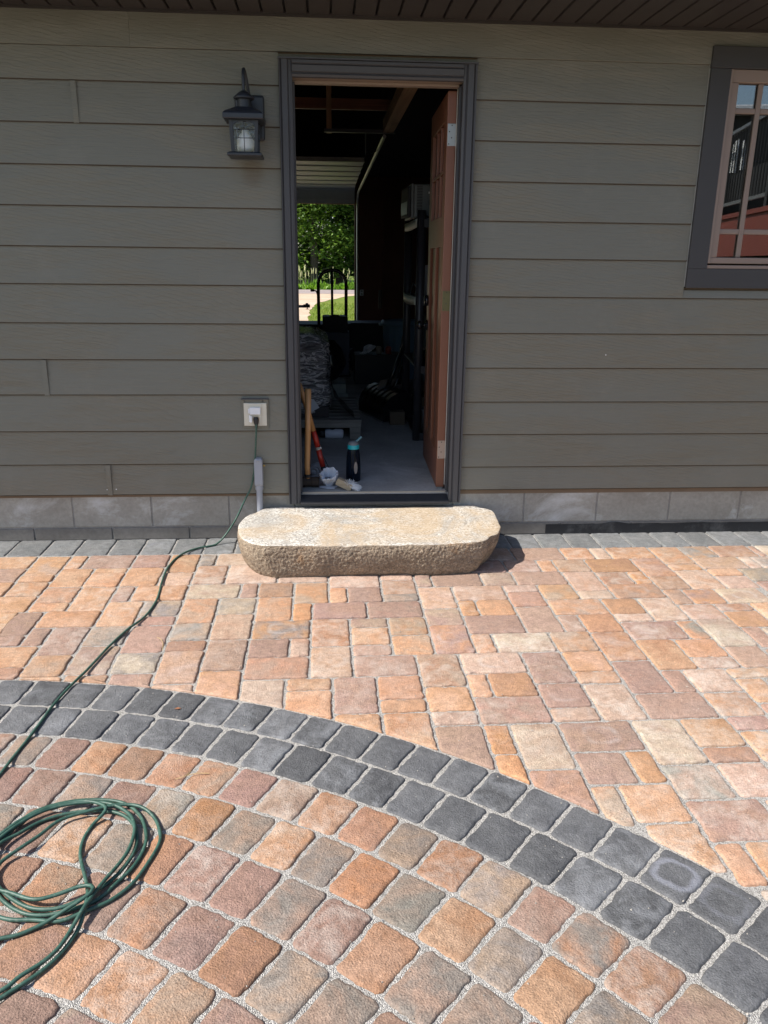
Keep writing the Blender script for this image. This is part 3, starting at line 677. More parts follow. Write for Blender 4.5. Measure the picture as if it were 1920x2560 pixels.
# wall core (sheathing and framing) with the two openings
wc = MB()
Y0, Y1 = 0.004, 0.125
wc.box(-5.2, OX0 - 0.03, Y0, Y1, FZ, 2.62)
wc.box(OX1 + 0.03, WX0 + 0.10, Y0, Y1, FZ, 2.62)
wc.box(OX0 - 0.03, OX1 + 0.03, Y0, Y1, OZ1 + 0.03, 2.62)
wc.box(WX0 + 0.10, WX1 - 0.10, Y0, Y1, FZ, WZ0 + 0.095)
wc.box(WX0 + 0.10, WX1 - 0.10, Y0, Y1, WZ1 - 0.09, 2.62)
wc.box(WX1 - 0.10, 5.2, Y0, Y1, FZ, 2.62)
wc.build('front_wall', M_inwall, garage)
# other walls, roof, floor
for x in (-5.3, 5.2):
    sw = MB(); sw.box(x, x + 0.1, 0.0, 8.62, 0.0, 2.62); sw.build('side_wall', M_inwall, garage)
GX0, GX1 = -2.25, 0.475                      # overhead door opening
rw = MB()
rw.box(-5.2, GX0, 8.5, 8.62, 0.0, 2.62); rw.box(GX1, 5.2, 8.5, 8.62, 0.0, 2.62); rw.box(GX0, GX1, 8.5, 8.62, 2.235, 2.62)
rw.build('rear_wall', M_osb, garage)
# studs and seams on the rear wall, right of the door
st = MB()
for x in (0.90, 1.31, 1.72, 2.13): st.box(x, x + 0.038, 8.44, 8.499, FZ, 2.62)
st.build('stud', M_osb, garage)
fl = MB(); fl.box(-5.2, 5.2, 0.03, 8.62, FZ - 0.3, FZ)
fl.build('garage_floor', M_floor, kind='structure')
# roof slopes with the eave that shades the wall
EY, EZ = -0.664, 2.50
def slope(y0, z0, y1, z1, t=0.10):
    return [(y0, z0), (y1, z1), (y1, z1 + t), (y0, z0 + t)]
rb = MB()
rb.prism(slope(EY - 0.012, 2.575, 4.31, 4.25), -5.9, 5.9, 'x')
rb.prism(slope(4.31, 4.25, 9.27, 2.575), -5.9, 5.9, 'x')
rb.build('roof', paint('shingle_brown', (.05, .045, .04), 0.9, 0.3, 20), garage)
for x in (-5.3, 5.2):
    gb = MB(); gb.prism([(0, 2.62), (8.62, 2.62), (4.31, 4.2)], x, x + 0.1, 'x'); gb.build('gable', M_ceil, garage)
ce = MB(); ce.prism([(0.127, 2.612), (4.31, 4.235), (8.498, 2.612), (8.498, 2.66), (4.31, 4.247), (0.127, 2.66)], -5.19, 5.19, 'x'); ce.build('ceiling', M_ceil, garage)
fa = MB(); fa.box(-5.9, 5.9, EY - 0.0, EY + 0.025, EZ - 0.004, 2.62); fa.build('fascia', M_soffit, garage)
# soffit boards: each plank its own piece, dark gap between
me = None
sb = MB()
sb.prism([(-0.0475, 2.496), (-0.0445, 2.489), (0.0445, 2.489), (0.0475, 2.496), (0.0475, 2.503), (-0.0475, 2.503)], EY + 0.027, -0.022, 'y')
first = sb.build('soffit_board', M_soffit, garage)
first.location.x = -2.346
k = 1
while True:
    x = -2.346 + 0.1018 * k
    if x > 3.2: break
    o = first.copy(); COL.objects.link(o); o.location.x = x; k += 1
bk = MB(); bk.box(-5.9, 5.9, EY + 0.027, -0.002, 2.506, 2.516); bk.build('soffit_backing', M_black, garage)
jc = MB(); jc.box(-5.2, 5.2, -0.034, -0.0225, 2.478, 2.4985); jc.build('soffit_channel', M_soffit, garage)

# siding: frieze, then lapped courses, each board its own piece
def board(name, x0, x1, z0, z1, yb=-0.0195, yt=-0.0105, mat=None):
    w = x1 - x0; h = z1 - z0
    b = MB()
    b.prism([(yb + 0.0022, 0), (yb + 0.0045, 0.0005), (yb + 0.0045, 0.010), (yb + 0.0095, 0.010), (yt + 0.0095, h - 0.002), (yt, h + 0.006), (yb, 0.0042)], 0, w, 'x')
    o = b.build(name, mat or M_siding, garage)
    o.data.materials.append(M_lapshade)  # lap shadow painted on undersides and lip bevels
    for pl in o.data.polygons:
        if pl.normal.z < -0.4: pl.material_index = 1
    o.location = (x0, 0, z0)
    return o
CX0, CX1 = -0.191, 0.722                      # casing, outside edges
fr = MB(); fr.prism([(-0.0215, 0), (-0.0035, 0), (-0.0035, 0.142), (-0.0215, 0.142)], 0, 2.65, 'x')
o = fr.build('frieze_board', M_siding, garage, bevel=0.0005); o.location = (-3.5, 0, 2.3405)
fr = MB(); fr.prism([(-0.0215, 0), (-0.0035, 0), (-0.0035, 0.142), (-0.0215, 0.142)], 0, 4.8, 'x')
o = fr.build('frieze_board', M_siding, garage, bevel=0.0015); o.location = (-0.8497, 0, 2.3405)
LZ = [.252, .415, .589, .776, .952, 1.129, 1.313, 1.486, 1.668, 1.846, 2.024, 2.199, 2.340]
RZ = [.262, .388, .565, .738, .914, 1.090, 1.270, 1.453, 1.628, 1.807, 1.987, 2.162, 2.3405]
splits = {0: -1.114, 3: -1.377, 10: -1.108}
OUT = (-0.424, -0.286, 0.604, 0.758)          # outlet mounting block
for i in range(12):
    z0, z1 = LZ[i], LZ[i + 1]
    if i == 11:
        z1 = 2.3395
        board('siding_board', -3.5, CX0 - 0.003, z0, z1 - 0.0065)
        continue
    xs = [-3.5, CX0 - 0.003]
    if i in splits: xs = [-3.5, splits[i], CX0 - 0.003]
    for a, b in zip(xs[:-1], xs[1:]):
        board('siding_board', a, b - (0.0025 if b in splits.values() else 0), z0, z1)
    if i in splits:
        j = MB(); j.box(-0.012, 0.012, -0.0225, -0.0202, 0.001, z1 - z0 - 0.001)
        o = j.build('joint_cover', M_siding, garage); o.location = (splits[i] - 0.008, 0, z0)
for i in range(12):
    z0, z1 = RZ[i], RZ[i + 1]
    top = z1 - 0.0068 if i == 11 else z1
    right = WX0 - 0.006 if z1 > WZ0 + 0.03 else 4.0
    if z1 > WZ0 + 0.03 and z0 < WZ0: # notched course under the sill: piece left of the trim, piece under it
        board('siding_board', CX1 + 0.003, WX0 - 0.006, z0, z1)
        board('siding_board', WX0 - 0.0055, 4.0, z0, WZ0 - 0.018)
    else:
        board('siding_board', CX1 + 0.003, right, z0, top)
        if i == 11: pass
# short course pieces between casing head and frieze
board('siding_board', CX0 - 0.0028, CX1 + 0.0028, 2.309, 2.3265)
# pale caulk bead along the window trim
cb = MB(); cb.box(WX0 - 0.0055, WX0 - 0.001, -0.0155, -0.006, WZ0 + 0.005, WZ1); cb.build('caulk_bead', paint('grey_caulk', (.30, .30, .28), 0.5), garage)
cb = MB(); cb.box(CX1, CX1 + 0.003, -0.016, -0.006, 0.27, 2.30); cb.build('caulk_bead', bpy.data.materials['grey_caulk'], garage)

# foundation blocks, each its own piece
def block(x0, x1, z0, z1, y, mat):
    b = MB()
    w, h = x1 - x0, z1 - z0
    b.box(-w / 2, w / 2, 0, 0.10, -h / 2, h / 2)
    o = b.build('foundation_block', mat, garage, bevel=0.004)
    o.location = ((x0 + x1) / 2, y, (z0 + z1) / 2)
    return o
jx = [-1.329 + .408 * k for k in range(-5, 3)] + [-0.163, 0.27, 0.690, 1.086, 1.496, 1.909, 2.315, 2.722, 3.13, 3.54]
for a, b in zip(jx[:-1], jx[1:]):
    block(a + .004, b - .004, .0705, .197 if -0.2 < a < 0.4 else .249, rnd.uniform(.0045, .0065), M_block)
jx = [-1.54 + .405 * k for k in range(-4, 14)]
for a, b in zip(jx[:-1], jx[1:]):
    block(a + .003, b - .003, -.16, .0635, rnd.uniform(.002, .004), M_blockdirt)
mb = MB(); mb.box(-5.2, 5.2, 0.0105, 0.028, -0.16, 0.197); mb.box(-5.2, -0.165, 0.0105, 0.028, 0.1972, 0.2485); mb.box(0.695, 5.2, 0.0105, 0.028, 0.1972, 0.2485); mb.build('mortar_joint', M_mortar, garage)
# tar band, ragged along its top
tb = MB()
n = 90
top = []; bot = []
for i in range(n + 1):
    x = 1.215 + (3.6 - 1.215) * i / n
    zt = 0.056 + 0.005 * noise.noise((x * 6, 0, 3)) + 0.002 * noise.noise((x * 30, 0, 3)) + (0.010 * math.exp(-((x - 1.6) / 0.05) ** 2))
    bot.append((x, -0.0012, -0.012)); top.append((x, -0.0012, zt))
b2 = [(x, 0.0018, z) for x, y, z in bot]; t2 = [(x, 0.0018, z) for x, y, z in top]
m = n + 1
fs = []
for i in range(n):
    fs += [(i, i + 1, m + i + 1, m + i), (m + i, m + i + 1, 3 * m + i + 1, 3 * m + i)]
fs += [(0, m, 3 * m, 2 * m)]
tb.add(bot + top + b2 + t2, fs)
tb.build('tar_band', M_tar, garage)
# thin dark strip where wall meets paving
dm = MB(); dm.tube(catmull([(x, 0.001 + 0.001 * math.sin(x * 9), -0.001 + 0.002 * noise.noise((x * 3, 1, 1))) for x in [v * 0.1 for v in range(-36, 37)]], 0.05), 0.0045, 6)
dm.build('base_strip', M_black, garage)

# ------------------------------------------------------------------ door casing, jambs, sill
def mold(x_in, x_out, z0, z1, name='casing'):
    """brick moulding standing upright: stepped profile in plan"""
    s = 1 if x_out > x_in else -1
    w = abs(x_out - x_in)
    prof = [(0, -0.030), (0.010, -0.034), (0.018, -0.030), (0.022, -0.037), (0.047, -0.040), (0.051, -0.034), (0.056, -0.042), (w, -0.042), (w, -0.0025), (0, -0.0025)]
    return [(x_in + s * a, y) for a, y in prof]
for xi, xo in ((OX0, CX0), (OX1, CX1)):
    b = MB(); b.prism(mold(xi, xo, 0, 0), 0.199, 2.308, 'z'); b.build('casing', M_casing, garage)
b = MB()
prof = [(-0.030, 0), (-0.034, 0.010), (-0.030, 0.018), (-0.037, 0.022), (-0.0395, 0.047), (-0.034, 0.051), (-0.0415, 0.056), (-0.0415, 0.0675), (-0.0025, 0.0675), (-0.0025, 0)]
b.prism([(y, z + OZ1) for y, z in prof], OX0 + 0.0005, OX1 - 0.0005, 'x'); b.build('casing', M_casing, garage)
cap = MB(); cap.box(CX0 - 0.004, CX1 + 0.004, -0.047, -0.004, 2.3085, 2.3145); cap.build('drip_cap', M_casing, garage)
jb = MB()
jb.box(OX0 - 0.029, OX0 - 0.004, -0.002, 0.13, FZ, OZ1 + 0.02); jb.box(OX0 - 0.004, OX0 + 0.008, 0.035, 0.088, FZ + 0.012, OZ1 - 0.008)
jb.box(OX1 + 0.004, OX1 + 0.029, -0.002, 0.13, FZ, OZ1 + 0.02); jb.box(OX1 - 0.008, OX1 + 0.004, 0.035, 0.078, FZ + 0.012, OZ1 - 0.008)
jb.build('jamb', M_casing, garage, bevel=0.002)
jh = MB(); jh.box(OX0 - 0.0035, OX1 + 0.0035, -0.002, 0.13, OZ1 - 0.0, OZ1 + 0.022); jh.box(OX0 + 0.0085, OX1 - 0.0085, 0.035, 0.088, OZ1 - 0.012, OZ1 - 0.0005)
jh.build('jamb', paint('primed_head_jamb', (.26, .20, .16), 0.5, 0.1), garage, bevel=0.002)
ws = MB(); ws.box(OX1 - 0.0085, OX1 - 0.0015, 0.0785, 0.094, FZ + 0.03, OZ1 - 0.012); ws.build('weatherstrip', paint('pale_weatherstrip', (.70, .70, .66), 0.5), garage)
# strike plate on the left jamb
sp = MB(); sp.box(OX0 - 0.004, OX0 - 0.0025, 0.092, 0.118, 1.13, 1.20); sp.box(OX0 - 0.004, OX0 - 0.0025, 0.092, 0.118, 0.99, 1.06); sp.build('strike_plate', M_zinc, garage)
sill = MB()
prof = [(-0.062, 0.199), (-0.062, 0.206)]
for k in range(9):
    y = -0.058 + k * 0.0095; z = 0.2085 + k * 0.0026
    prof += [(y, z), (y + 0.005, z + 0.0012), (y + 0.0068, z - 0.0015)]
prof += [(0.034, 0.235), (0.034, 0.199)]
sill.prism(prof, OX0 + 0.001, OX1 - 0.001, 'x'); sill.build('sill', paint('ribbed_black_sill', (.013, .013, .016), 0.6, 0.4, 12, 0.2, 50, dirt=((.035, .035, .035), 0.3)), garage)
# sill horns in front of the casing
th = MB(); th.prism([(0.0345, 0.199), (0.0345, 0.2425), (0.040, 0.2435), (0.046, 0.2435), (0.052, 0.2375), (0.054, 0.2362), (0.054, 0.2355), (0.0345, 0.2355)], OX0 + 0.009, OX1 - 0.009, 'x')
th.build('threshold', paint('tan_threshold', (.46, .40, .32), 0.5, 0.15, 12), garage)

# ------------------------------------------------------------------ the open door
M_door = paint('terracotta_door_paint', (.20, .078, .045), 0.42, 0.1, 4, 0.12, 40)
M_dface = paint('door_face_stain', (.155, .080, .056), 0.36, 0.15, 4, 0.12, 40)
DW, DT, DZ0, DZ1 = 0.765, 0.044, 0.247, 2.222
door = MB()
def dbox(b, u0, u1, z0, z1, n0=0.0, n1=DT):  # u along the leaf (+y), n through it (+x), face at n=0
    b.box(n0, n1, u0, u1, z0, z1)
stw = 0.115
dbox(door, 0, stw, DZ0, DZ1); dbox(door, DW - stw, DW, DZ0, DZ1)
dbox(door, stw, DW - stw, DZ0, 0.44); dbox(door, stw, DW - stw, 1.51, 1.66); dbox(door, stw, DW - stw, 2.10, DZ1)
dbox(door, 0.345, 0.42, 0.44, 1.51)
leaf = door.build('door', M_door, garage, bevel=0.003)
leaf.location = (0.609, 0.104, 0)
leaf.rotation_euler = (0, 0, math.radians(-1.5))
for u0, u1 in ((stw, 0.345), (0.42, DW - stw)):
    p = MB(); dbox(p, u0, u1, 0.44, 1.51, 0.014, 0.030)
    o = p.build('door_panel', M_dface, leaf)
    q = MB()
    q.prism([(u0 + 0.0005, 0.004), (u0 + 0.022, 0.0138), (u0 + 0.0005, 0.0138)][::-1] and [(0.004, u0 + 0.0005), (0.0138, u0 + 0.022), (0.0138, u0 + 0.0005)], 0.4405, 1.5095, 'z')
    q.prism([(0.004, u1 - 0.0005), (0.0138, u1 - 0.022), (0.0138, u1 - 0.0005)], 0.4405, 1.5095, 'z')
    q.prism([(0.004, 0.4405), (0.0138, 0.465), (0.0138, 0.4405)], u0 + 0.001, u1 - 0.001, 'y')
    q.build('panel_bead', M_door, leaf)
lites = MB()
for i in range(3):
    for zz0, zz1 in ((1.66, 1.865), (1.885, 2.10)):
        u0 = stw + i * (DW - 2 * stw) / 3 + 0.010; u1 = stw + (i + 1) * (DW - 2 * stw) / 3 - 0.010
        p = MB(); dbox(p, u0, u1, zz0 + 0.003, zz1 - 0.003, 0.016, 0.028)
        p.build('door_lite', paint('dark_door_lite', (.10, .03, .02), 0.25, 0.1) if 'dark_door_lite' not in bpy.data.materials else bpy.data.materials['dark_door_lite'], leaf)
mu = MB()
for i in (1, 2):
    u = stw + i * (DW - 2 * stw) / 3
    dbox(mu, u - 0.010, u + 0.010, 1.6605, 2.0995, 0.004, 0.040)
for i in range(3):
    u0 = stw + i * (DW - 2 * stw) / 3 + (0.0105 if i else 0.0005); u1 = stw + (i + 1) * (DW - 2 * stw) / 3 - (0.0105 if i < 2 else 0.0005)
    dbox(mu, u0, u1, 1.866, 1.884, 0.004, 0.040)
mu.build('muntin', M_door, leaf, bevel=0.003)
sw_ = MB(); dbox(sw_, 0.002, DW - 0.002, DZ0 - 0.010, DZ0 - 0.0005, 0.006, 0.038); sw_.build('door_sweep', paint('grey_door_sweep', (.18, .18, .17), 0.6), leaf)
M_brass = paint('olive_brass', (.135, .12, .055), 0.35, 0.2, 20, 0.1, metal=0.4)
M_tanh = paint('painted_hinge', (.42, .31, .25), 0.45, 0.1, 20)
M_hscrew = paint('hinge_screw', (.10, .09, .075), 0.5, 0.2, 20, metal=0.5)
for z, mt in ((2.028, M_zinc), (1.244, M_brass), (0.459, M_tanh)):
    h = MB(); h.box(0.003, 0.047, -0.0025, -0.0004, z - 0.05, z + 0.05)
    h = h.build('hinge', mt, leaf, bevel=0.004)
    k_ = MB()
    k_.tube([(0.0525, -0.004, z - 0.05), (0.0525, -0.004, z + 0.05)], 0.006, 10)
    k_.build('knuckle', mt, h, smooth=True)
    s_ = MB()
    for dx, dz in ((0.024, 0.042), (0.012, 0.014), (0.023, -0.013), (0.010, -0.041)):
        s_.lathe([(0.0, 0.0), (0.0034, 0.0)], 10, tr(dx, -0.0029, z + dz) @ rot('X', 90), cap=True)
    s_.build('screw', M_hscrew, h)
kb = MB()
kb.lathe([(0.0, 0.0), (0.030, 0.0), (0.032, 0.006), (0.012, 0.012), (0.011, 0.028), (0.022, 0.036), (0.027, 0.048), (0.022, 0.060), (0.0, 0.064)], 20, tr(-0.0005, DW - 0.065, 1.07) @ rot('Y', -90))
kb.build('door_knob', M_gloss_black, leaf, smooth=True)
kb = MB(); kb.lathe([(0.0, 0.0), (0.031, 0.0), (0.031, 0.012), (0.026, 0.020), (0.0, 0.022)], 20, tr(-0.0005, DW - 0.065, 1.215) @ rot('Y', -90))
kb.build('deadbolt', M_gloss_black, leaf, smooth=True)

# ------------------------------------------------------------------ window
def glass_mat(name, refl=0.16, tint=(0.86, 0.9, 0.88)):
    t = NT(name)
    t.t.nodes.remove(t.b)
    fr_ = t.n('ShaderNodeFresnel'); fr_.inputs[0].default_value = 1.5
    tp = t.n('ShaderNodeBsdfTransparent'); tp.inputs[0].default_value = (*tint, 1)
    gl = t.n('ShaderNodeBsdfGlossy'); gl.inputs['Roughness'].default_value = 0.0
    mx = t.n('ShaderNodeMixShader')
    t.l(t.math('ADD', fr_.outputs[0], refl, True), mx.inputs[0]); t.l(tp.outputs[0], mx.inputs[1]); t.l(gl.outputs[0], mx.inputs[2])
    t.l(mx.outputs[0], t.out.inputs[0])
    return t.m
M_glass = glass_mat('window_glass', 0.13)
M_sash = paint('pinkish_tan_sash', (.25, .19, .16), 0.45, 0.08, 4, 0.1)
win = MB()
win.box(WX0, WX0 + 0.098, -0.030, -0.0025, WZ0 + 0.0945, WZ1 - 0.0925); win.box(WX1 - 0.098, WX1, -0.030, -0.0025, WZ0 + 0.0945, WZ1 - 0.0925)
win.box(WX0, WX1, -0.030, -0.0025, WZ0, WZ0 + 0.094); win.box(WX0 - 0.004, WX1 + 0.004, -0.034, -0.0025, WZ1 - 0.092, WZ1)
window = win.build('window', M_trimwood, garage, bevel=0.002)
IX0, IX1, IZ0, IZ1 = WX0 + 0.098, WX1 - 0.098, WZ0 + 0.094, WZ1 - 0.092
GX_0, GX_1, GZ_0, GZ_1 = 1.988, WX1 - 0.148, 1.474, 2.268
fm = MB()
fm.box(IX0 + 0.0005, GX_0, -0.018, 0.06, GZ_0 + 0.0005, GZ_1 - 0.0005); fm.box(GX_1, IX1 - 0.0005, -0.018, 0.06, GZ_0 + 0.0005, GZ_1 - 0.0005)
fm.box(IX0 + 0.0005, IX1 - 0.0005, -0.018, 0.06, IZ0 + 0.026, GZ_0); fm.box(IX0 + 0.0005, IX1 - 0.0005, -0.018, 0.06, GZ_1, IZ1 - 0.0005)
fm.box(IX0 + 0.0005, IX0 + 0.016, -0.026, -0.0182, IZ0 + 0.026, IZ1 - 0.0005)
fm.box(IX0 + 0.0005, IX1 - 0.0005, -0.026, 0.06, IZ0 + 0.0005, IZ0 + 0.019)
fm.build('sash', M_sash, window, bevel=0.004)
mt_ = MB()
for x in (2.105, 2.855): mt_.box(x - 0.0125, x + 0.0125, -0.006, 0.008, GZ_0, GZ_1)
for z in (1.598, 2.148):
    for a, b in ((GX_0, 2.092), (2.1178, 2.842), (2.8678, GX_1)): mt_.box(a, b, -0.006, 0.008, z - 0.0125, z + 0.0125)
mt_.build('muntin', M_sash, window, bevel=0.004)
g = MB(); g.box(GX_0 - 0.004, GX_1 + 0.004, 0.0095, 0.0135, GZ_0 - 0.004, GZ_1 + 0.004); g.build('pane', M_glass, window)

# overhead door: rolled up sections, tracks
track = MB()
for x in (0.515, GX0 - 0.04):
    track.tube(catmull([(x, 8.44, FZ + 0.02), (x, 8.44, 1.0), (x, 8.44, 2.12), (x, 8.40, 2.27), (x, 8.25, 2.36), (x, 7.9, 2.38), (x, 6.0, 2.39), (x, 3.05, 2.415)], 0.1), 0.017, 6)
oh = track.build('overhead_door', M_zinc, garage)
M_sect = paint('white_steel_door', (.72, .71, .68), 0.5, 0.08, 3)
def section(y0, z0, y1, z1):
    b = MB()
    d = Vector((0, y1 - y0, z1 - z0)); L = d.length; d.normalize(); nn = Vector((0, d.z, -d.y))
    M = Matrix(((1, 0, 0, 0), (0, d.y, nn.y, y0), (0, d.z, nn.z, z0), (0, 0, 0, 1)))
    for a, c, t0, t1 in ((0.004, min(0.09, L * 0.25), -0.022, 0.024), (min(0.09, L * 0.25), L - min(0.09, L * 0.25), -0.012, 0.010), (L - min(0.09, L * 0.25), L - 0.004, -0.022, 0.024)):
        b.box(GX0 + 0.02, 0.47, a, c, t0, t1, M)
    for s in (0.33, 0.66):
        b.box(GX0 + 0.02, 0.47, L * s - 0.012, L * s + 0.012, 0.0102, 0.018, M)
    return b.build('door_section', M_sect, oh)
pth = [(8.44, 2.238), (8.37, 2.43), (8.12, 2.475), (7.6, 2.48), (7.07, 2.485), (6.54, 2.49), (6.0, 2.495), (5.45, 2.50)]
for a, b in zip(pth[:-1], pth[1:]): section(a[0], a[1], b[0], b[1])
hg = MB(); hg.box(0.02, 0.60, 2.98, 3.015, 2.43, 2.4335); hg.box(0.02, 0.60, 3.015, 3.0185, 2.4335, 2.46)
hg.tube([(0.36, 3.02, 2.43), (0.375, 3.3, 2.30), (0.50, 3.9, 2.405)], 0.006, 4)
hg.build('track_hanger', paint('perforated_steel', (.12, .12, .13), 0.5, 0.2, 30, metal=0.6), oh)
# timbers overhead
b = MB(); b.box(0.50, 0.585, 0.9, 3.0, 2.437, 2.53); b.build('rafter', M_lumber, garage)
b = MB(); b.box(0.040, 0.082, 3.02, 3.06, 2.43, 3.1); b.build('hanger_post', M_lumber_z, garage)
b = MB(); b.box(-2.5, 0.64, 3.45, 3.49, 2.675, 2.76); b.build('purlin', M_lumber_x, garage)
for (x, z) in ((-1.136, 0.282), (-1.09, 0.284), (1.46, 0.985)):
    nb = MB(); nb.lathe([(0.0, -0.0006), (0.003, 0.0), (0.003, 0.004)], 8, tr(x, -0.0185, z) @ rot('X', -90)); nb.build('nail_head', M_white_pl, garage)
# outlet on the rear wall
wo_ = empty('wall_socket', (0.58, 8.437, 0.978), 'small pale double socket on the dark rear wall beside the door track', 'socket')
b = MB(); b.box(-0.028, 0.028, 0.0, 0.006, -0.045, 0.045); b.build('cover_plate', M_white_pl, wo_, bevel=0.002)
b = MB(); b.box(-0.015, 0.015, -0.004, 0.0, 0.008, 0.034); b.box(-0.015, 0.015, -0.004, 0.0, -0.034, -0.008); b.build('receptacle', paint('grey_socket_face', (.30, .30, .29), 0.4), wo_)

# ------------------------------------------------------------------ wall lantern
lan = empty('wall_lantern', (-0.345, -0.016, 1.88), 'dark metal wall lantern with a pale bulb hung left of the doorway', 'lantern')
b = MB(); b.box(-0.052, 0.083, -0.020, 0.004, 0.085, 0.277); b.build('back_plate', M_bronze, lan, bevel=0.012, seg=3)
CYL = -0.115                                   # lantern body axis, in front of the plate
ar = MB()
ar.tube(catmull([(0.02, -0.015, 0.20), (0.016, -0.035, 0.27), (0.008, -0.055, 0.335), (0.002, -0.085, 0.368), (0.0, -0.110, 0.350), (0.0, CYL, 0.305), (0.0, CYL, 0.268)], 0.012), 0.0075, 8)
ar.build('arm', M_bronze, lan, smooth=True)
def sq(b, rings, n=1):
    """square frustum stack: rings of (half width, z)"""
    vs, fs = [], []
    for w, z in rings: vs += [(-w, CYL - w, z), (w, CYL - w, z), (w, CYL + w, z), (-w, CYL + w, z)]
    for i in range(len(rings) - 1):
        for k in range(4): fs.append((4 * i + k, 4 * i + (k + 1) % 4, 4 * i + 4 + (k + 1) % 4, 4 * i + 4 + k))
    fs += [(3, 2, 1, 0), tuple(4 * (len(rings) - 1) + k for k in range(4))]
    b.add(vs, fs)
b = MB(); b.lathe([(0.0, 0.238), (0.044, 0.240), (0.048, 0.246), (0.030, 0.262), (0.014, 0.274), (0.0, 0.278)], 20, tr(0, CYL, 0), cap=False); b.build('cap', M_bronze, lan, smooth=True)
b = MB(); b.lathe([(0.030, 0.196), (0.030, 0.243)], 20, tr(0, CYL, 0)); b.build('chimney', M_bronze, lan, smooth=False)
b = MB(); sq(b, [(0.087, 0.150), (0.089, 0.154), (0.089, 0.172), (0.080, 0.182), (0.045, 0.200), (0.034, 0.206)]); b.build('roof', M_bronze, lan, bevel=0.002)
hw, hb = 0.064, 0.058
for sx_ in (-1, 1):
    for sy_ in (-1, 1):
        fr = MB(); vs = []
        for z, h in ((0.018, hb), (0.149, hw)):
            cx_, cy_ = sx_ * (h - 0.007), CYL + sy_ * (h - 0.007)
            vs += [(cx_ - 0.008, cy_ - 0.008, z), (cx_ + 0.008, cy_ - 0.008, z), (cx_ + 0.008, cy_ + 0.008, z), (cx_ - 0.008, cy_ + 0.008, z)]
        fr.add(vs, [(0, 1, 5, 4), (1, 2, 6, 5), (2, 3, 7, 6), (3, 0, 4, 7), (3, 2, 1, 0), (4, 5, 6, 7)])
        fr.build('corner_post', M_bronze, lan, bevel=0.001)
for sy_ in (-1, 1):
    # arched head of the front and back openings
    y0 = CYL + sy_ * 0.060
    n = 12; pr = []
    for k in range(n + 1):
        x = -0.049 + 0.098 * k / n; pr.append((x, 0.118 + 0.024 * math.sqrt(max(0, 1 - (x / 0.0495) ** 2))))
    fa_ = MB(); fa_.prism(pr + [(0.049, 0.1495), (-0.049, 0.1495)], y0 - 0.003, y0 + 0.003, 'y'); fa_.build('arch', M_bronze, lan, bevel=0.001)
gb_ = MB()
for sy_ in (-1, 1):
    y0 = CYL + sy_ * 0.0605
    for z in (0.075, 0.110): gb_.tube([(-0.052, y0, z), (0.052, y0, z)], 0.0016, 6)
    gb_.tube([(0.0, CYL + sy_ * 0.0575, 0.02), (0.0, CYL + sy_ * 0.064, 0.143)], 0.0016, 6)
for sx_ in (-1, 1):
    for z in (0.075, 0.110): gb_.tube([(sx_ * 0.0605, CYL - 0.052, z), (sx_ * 0.0605, CYL + 0.052, z)], 0.0016, 6)
gb_.build('glazing_bar', M_bronze, lan)
def seeded():
    t = NT('seeded_glass'); t.t.nodes.remove(t.b)
    c = t.coord('Object', (1, 1, 0.35))
    v = t.ramp(t.voro(c, 160.0), (0.1, 1.0), (0.3, 0.0))
    nb = t.bump(t.noise(c, 110, 3, 0.6), 0.6, 0.003)
    tp = t.n('ShaderNodeBsdfTransparent'); tp.inputs[0].default_value = (.95, .96, .97, 1)
    gl = t.n('ShaderNodeBsdfGlossy'); gl.inputs['Roughness'].default_value = 0.12; t.l(nb, gl.inputs['Normal'])
    mx = t.n('ShaderNodeMixShader'); t.l(t.math('ADD', t.math('MULTIPLY', v, 0.12), 0.06), mx.inputs[0])
    t.l(tp.outputs[0], mx.inputs[1]); t.l(gl.outputs[0], mx.inputs[2]); t.l(mx.outputs[0], t.out.inputs[0])
    return t.m
M_seed = seeded()
for a_ in range(4):
    g = MB()
    M_ = tr(0, CYL, 0) @ rot('Z', 90 * a_)
    g.add([M_ @ Vector(p) for p in ((-0.045, -0.0535, 0.02), (0.045, -0.0535, 0.02), (0.05, -0.058, 0.146), (-0.05, -0.058, 0.146))], [(0, 1, 2, 3)])
    g.build('glass_pane', M_seed, lan)
b = MB(); b.lathe([(0.0, 0.034), (0.022, 0.036), (0.036, 0.046), (0.038, 0.060), (0.0365, 0.084), (0.028, 0.102), (0.016, 0.116), (0.0135, 0.128), (0.0, 0.129)], 20, tr(0, CYL, -0.012), cap=False)
b.build('bulb', paint('frosted_bulb', (.80, .79, .76), 0.35, 0.04), lan, smooth=True)
b = MB(); sq(b, [(0.074, 0.0), (0.077, 0.003), (0.077, 0.012), (0.064, 0.0185)]); b.build('base', M_bronze, lan, bevel=0.0015)

# ------------------------------------------------------------------ outdoor socket
M_ivory = paint('ivory_cover', (.60, .57, .48), 0.5, 0.08, 20, 0.1)
out = empty('outdoor_socket', (-0.3545, -0.017, 0.68), 'ivory weatherproof socket with its flaps ajar and a green cord plugged in', 'socket')
b = MB(); b.box(-0.068, 0.068, -0.006, 0.006, -0.074, 0.074); b.build('mounting_block', M_siding, out, bevel=0.002)
b = MB(); b.box(-0.070, 0.070, -0.012, 0.004, 0.0745, 0.080); b.build('drip_hood', M_casing, out)
b = MB(); b.box(-0.058, 0.058, -0.013, -0.0062, -0.060, 0.057); b.build('cover_plate', M_ivory, out, bevel=0.002)
b = MB(); b.box(-0.031, 0.031, -0.017, -0.0132, -0.0595, 0.055); b.build('raised_panel', M_ivory, out, bevel=0.001)
fl_w = paint('white_flap', (.74, .76, .80), 0.4, 0.05)
